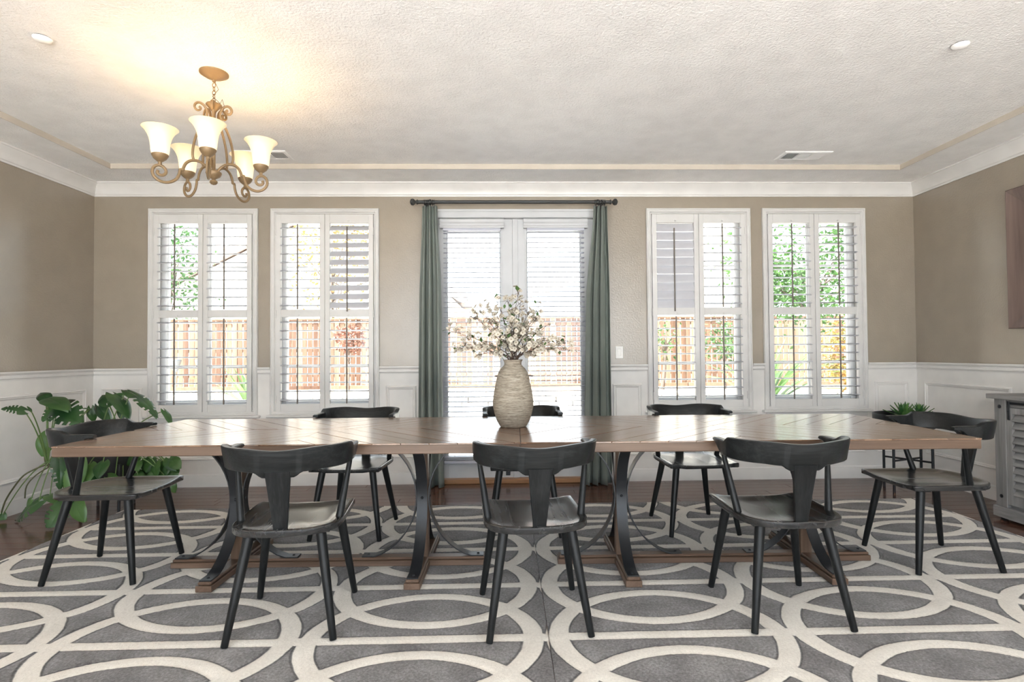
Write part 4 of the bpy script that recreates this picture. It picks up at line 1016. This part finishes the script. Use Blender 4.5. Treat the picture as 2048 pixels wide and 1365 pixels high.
OUT = []
prng = random.Random(5)
for i, (B, T, wd, kind, nh) in enumerate(LEAVES):
    B = Vector(B); T = Vector(T); d = T - B; L = d.length * (1.0 if i < 30 else 1.06); Yv = d.normalized()
    Zv = Vector(nh); Zv = (Zv - Yv * Zv.dot(Yv)).normalized(); Xv = Yv.cross(Zv)
    mat = Matrix(((Xv.x, Yv.x, Zv.x), (Xv.y, Yv.y, Zv.y), (Xv.z, Yv.z, Zv.z))) * 1.0
    mb = leaf_mesh(kind, i, min(1.0, wd * (.98 if i < 30 else 1.15)))
    mb.v = [tuple(mat @ (Vector(p) * L) + B - Vector((PXc, PYc, 0))) for p in mb.v]
    mb.v = [(p[0], p[1], max(p[2], .012)) for p in mb.v]
    mb.v = [(max(p[0], XL + .035 - PXc), min(p[1], D - .03 - PYc), p[2]) for p in mb.v]
    part('leaf', mb, M['monstera' if (kind == 'm' or i < 19 and i % 3) else 'pothos'], pl_, 60)
    # petiole from the pot (or from the long arching stem) to the leaf base
    b = B - Vector((PXc, PYc, 0))
    low = B.z < .35 and i < 30
    src = Vector((-.30, -.20, .385)) if (B.x < -3.28 and not low) else Vector((prng.uniform(-.10, .10), prng.uniform(-.10, .10), .44))
    if low: src = Vector((-.22, -.18, .42))
    up = Vector((0, 0, .10 if B.z > .4 else .20)); m1 = src.lerp(b, .45) + up
    path = [src * (1 - t) ** 2 + m1 * 2 * t * (1 - t) + b * t * t for t in [q / 10 for q in range(11)]]
    if i < 30 or i % 2 == 0: part('stem', MB().tube(path, [.0052 - .0018 * q / 10 for q in range(11)], 7), M['stem'], pl_, 60)
main = [Vector((-.06, -.05, .44)), Vector((-.16, -.13, .43)), Vector((-.25, -.18, .37)), Vector((-.30, -.20, .385)), Vector((-.315, -.20, .45))]
part('stem', MB().tube([tuple(p) for p in spline([tuple(p) for p in main], 5)], .011, 9), M['aerial'], pl_, 60)
arc = [(-.30, -.20, .385), (-.34, -.23, .37), (-.42, -.26, .32), (-.50, -.26, .22), (-.56, -.25, .13), (-.585, -.25, .05)]
part('aerial_root', MB().tube(spline(arc, 4), .0055, 7), M['aerial'], pl_, 60)
arc = [(-.26, -.22, .38), (-.30, -.30, .33), (-.34, -.33, .26), (-.36, -.32, .17)]
part('aerial_root', MB().tube(spline(arc, 4), .0045, 7), M['aerial'], pl_, 60)

# ------------------------------------------------------------------ the garden beyond the glass
GZ = -.10
def gnd(nm, m, x0, x1, y0, y1, z0, z1, lab):
    o = part(nm, MB().box(x0, x1, y0, y1, z0, z1), m); o['kind'] = 'structure'; o['label'] = lab; return o
gnd('ground', M['concrete'], -60, 60, -60, 60, GZ - .1, GZ, 'pale sunlit patio around the house')
bed = gnd('planting_bed', M['soil_out'], -14, 14, 13.3, 15.3, GZ, .24, 'raised soil bed in front of the fence')
er = random.Random(12)
for row_, z in enumerate((GZ, .02, .13)):
    x = -12
    while x < 12:
        w = er.uniform(.35, .8)
        p = part('stone', MB().box(x + .012, x + w - .012, 12.95 + er.uniform(0, .05) + row_ * .05, 13.32, z + .004, z + .115, .02), M['stone'], bed); x += w
pav = gnd('paving', M['concrete'], -12, 12, 9.5, 12.9, GZ, GZ + .005, 'strip of pale flagstones')
for r_i in range(6):
    x = -9 + er.uniform(0, .5)
    while x < 9:
        w = er.uniform(.5, .95)
        part('flagstone', MB().box(x + .015, x + w - .015, 9.6 + r_i * .55 + .015, 9.6 + (r_i + 1) * .55 - .015, GZ + .004, GZ + .03 + er.uniform(0, .012), .008), M['stone'], pav); x += w
# fence: every board its own piece
fe = thing('board_fence', 'tan wooden board fence along the back of the garden', 'fence', (0, 15, .22))
bm_ = MB().box(-.066, .066, -.010, .010, 0, 1.80, .003).mesh('board', M['fence'])
x = -12.5
while x < 12.5:
    o = link('board', bm_, fe, (x, er.uniform(-.006, .006), .10), (0, er.uniform(-.006, .006), 0)); o.scale = (er.uniform(.92, 1.02), 1, er.uniform(.99, 1.01)); x += .142
for xx in np.arange(-12, 12.6, 2.42): part('post', MB().box(xx - .05, xx + .05, .012, .112, -.1, 1.84, .004), M['fence'], fe)
for zz in (.35, 1.02, 1.70): part('rail', MB().box(-12.5, 12.5, .011, .05, zz, zz + .09), M['fence'], fe)
part('cap_rail', MB().box(-12.5, 12.5, -.03, .09, 1.885, 1.92, .004), M['fence'], fe)
for xx in np.arange(-12, 12, 2.42): part('kick_board', MB().box(xx + .01, xx + 2.41, -.035, -.012, -.02, .12, .004), M['fence'], fe)
# neighbour's house with its gable end to us
hs = thing('neighbour_house', 'pale neighbouring house with a tiled gable roof beyond the fence', 'house', (-9.1, 25, 0))
mb = MB(); mb.prism([(-6.6, -.1), (6.6, -.1), (6.6, 3.75), (0, 7.1), (-6.6, 3.75)], lambda p, t: (p[0], t, p[1]), 0, 9); part('wall', mb, M['outwall'], hs)
for s in (-1, 1):
    part('roof', MB().prism([(0, 7.45), (s * 7.4, 3.62), (s * 7.4, 3.45), (0, 7.2)], lambda p, t: (p[0], t, p[1]), -.75, 9.6), M['rooftile'], hs)
    part('fascia', MB().prism([(0, 7.32), (s * 7.42, 3.52), (s * 7.42, 3.28), (0, 7.06)], lambda p, t: (p[0], t, p[1]), -.80, -.74), M['fascia'], hs)
    tm = MB().lathe([(.11, -.25), (.09, .25)], 10, caps=True).xf(Matrix.Rotation(s * -math.atan2(3.83, 7.4) + 0, 4, 'Y') @ Matrix.Rotation(s * PI / 2, 4, 'Y')).mesh('tile', M['rooftile'])
    for q in range(17): link('tile', tm, hs, (s * (.2 + q * .43), -.72, 7.45 - (.2 + q * .43) * 3.83 / 7.4 + .05))
part('window', MB().box(-1.0, 1.0, -.05, .02, 1.2, 2.6, .02), M['vinyl'], hs)
part('gutter', MB().tube([(7.45, -.8, 3.50), (7.45, 9.5, 3.50)], .07, 10), M['fascia'], hs)
hs2 = thing('stucco_house', 'white two-storey house wall seen through the nearly shut shutters', 'house', (7.6, 26, 0))
part('wall', MB().box(-2.6, 3.2, 0, 8, -.1, 8.5), M['outwall'], hs2)
part('roof', MB().prism([(-3.2, 8.4), (3.8, 8.4), (.3, 10.4)], lambda p, t: (p[0], t, p[1]), -.6, 8.6), M['rooftile'], hs2)
part('window', MB().box(-1.6, -.2, -.05, .02, 4.6, 6.0, .02), M['vinyl'], hs2)
def tree(nm, lab, x, y, z0, crown, n, ls, mat, seed, trunk=.07, limbs=7, dens=1.0):
    r = random.Random(seed); t = thing(nm, lab, 'tree' if 'tree' in nm else 'shrub', (x, y, z0))
    mb = MB(); cx_, cy_, cz, rx, ry, rz = crown
    top = Vector((cx_, cy_, cz)); mb.tube([(0, 0, 0), (cx_ * .3 + r.uniform(-.05, .05), 0, cz * .4), (cx_ * .8, cy_, cz * .8), top], [trunk, trunk * .8, trunk * .6, trunk * .3], 8)
    cl = []
    for i in range(limbs * 4):
        v = Vector((r.gauss(0, 1), r.gauss(0, 1), r.gauss(0, 1))).normalized() * (r.uniform(.25, 1) ** .5)
        e = top + Vector((v.x * rx * .85, v.y * ry * .85, v.z * rz * .85)); cl.append(e)
        if i < limbs * 2: b0 = Vector((cx_ * .5, cy_ * .5, cz * r.uniform(.5, .85))); mb.tube([b0, b0.lerp(e, .5) + Vector((0, 0, .1)), e], [trunk * .35, trunk * .22, trunk * .08], 5)
    part('trunk', mb, M['bark'], t, 60)
    v = []; f = []
    for i in range(n):
        c = r.choice(cl); p = c + Vector((r.gauss(0, .22) * rx, r.gauss(0, .22) * ry, r.gauss(0, .2) * rz))
        a = Vector((r.gauss(0, 1), r.gauss(0, 1), r.gauss(-.3, .6))).normalized(); b = a.orthogonal().normalized(); b = (b * math.cos(6.3 * r.random()) + a.cross(b) * math.sin(6.3 * r.random())).normalized()
        l = ls * r.uniform(.7, 1.3); o = len(v); nn = a.cross(b) * l * .12
        v += [p, p + a * l * .45 + b * l * .28 - nn, p + a * l, p + a * l * .45 - b * l * .28 - nn]; f.append((o, o + 1, o + 2, o + 3))
    mb = MB(); mb.v = [tuple(q) for q in v]; mb.f = f
    o = part('leaves', mb, M[mat], t); o['kind'] = 'stuff'
    return t
tree('leafy_tree', 'green garden tree beyond the fence, seen through the leftmost shutters', -10.9, 18.0, GZ, (.2, 0, 4.3, 1.5, 1.3, 2.2), 1500, .15, 'treegreen', 1)
tree('autumn_tree', 'sparse yellowing tree beyond the fence, seen through the second shutters', -5.3, 17.0, GZ, (0, 0, 4.2, 1.9, 1.4, 1.9), 1700, .12, 'treeyel', 2, .06)
tree('screening_tree', 'dense bright green tree filling the shutters nearest the sideboard', 6.95, 12.3, GZ, (0, 0, 3.2, 1.9, 1.3, 1.6), 3600, .13, 'treegreen', 3, .08, 9)
tree('orange_shrub', 'yellow and orange leaved shrub below the bright green tree', 6.95, 10.9, GZ, (0, 0, 1.15, .75, .5, .75), 1500, .09, 'shruborange', 4, .03)
tree('brown_shrub', 'reddish brown dry shrub in front of the fence', -3.95, 14.0, .24, (0, 0, 1.25, .48, .4, .55), 420, .11, 'shrubbrown', 5, .025)
tree('bare_tree', 'thin dark-trunked young tree in front of the fence by the light switch side', 3.9, 13.8, .24, (.1, 0, 1.25, .45, .3, .55), 110, .10, 'treegreen', 6, .055)
tree('green_shrub', 'dark green shrub against the fence between the right-hand shutters', 5.5, 13.8, .24, (0, 0, 1.1, .55, .4, .65), 420, .12, 'strap', 8, .03)
def straps(nm, lab, x, y, z, n, L, w, seed):
    r = random.Random(seed); t = thing(nm, lab, 'plant', (x, y, z))
    for i in range(n):
        a = r.uniform(0, 2 * PI); el = math.radians(r.uniform(38, 86)); l = L * r.uniform(.7, 1.1); rows = []
        for q in range(8):
            g = q / 7; ww = w * math.sin(PI * (.18 + .82 * g)) * .5 + .001; rr = l * g * math.cos(el) * (1 + .35 * g); zz = l * g * math.sin(el) - .38 * l * g ** 3 * math.cos(el)
            c, s = math.cos(a), math.sin(a)
            rows.append([(rr * c - k_ * ww * s, rr * s + k_ * ww * c, zz + (.012 if k_ else 0)) for k_ in (-1, 0, 1)])
        part('leaf', MB().grid(rows), M['strap'], t, 60)
straps('strap_leaf_plant', 'big strap-leaved plant low in the shutters nearest the sideboard', 5.15, 11.0, GZ, 46, 1.9, .10, 3)
straps('strap_leaf_plant', 'small strap-leaved plant in front of the fence, low in the leftmost shutters', -5.75, 12.6, GZ, 16, 1.35, .10, 6)
for x, y, lab in ((-6.83, 12.6, 'grey garden path lamp on a thin stake beside the small strap-leaved plant'), (-7.75, 13.2, 'grey garden path lamp near the left end of the garden')):
    t = thing('path_lamp', lab, 'garden lamp', (x, y, GZ), 0, 'garden path lamps')
    part('stake', MB().tube([(0, 0, 0), (0, 0, .93)], .012, 8), M['lampmetal'], t, 40)
    part('lamp_shade', MB().lathe([(.045, .90), (.13, 1.16), (.12, 1.18), (.001, 1.19)], 18, caps=False), M['lampmetal'], t, 40)
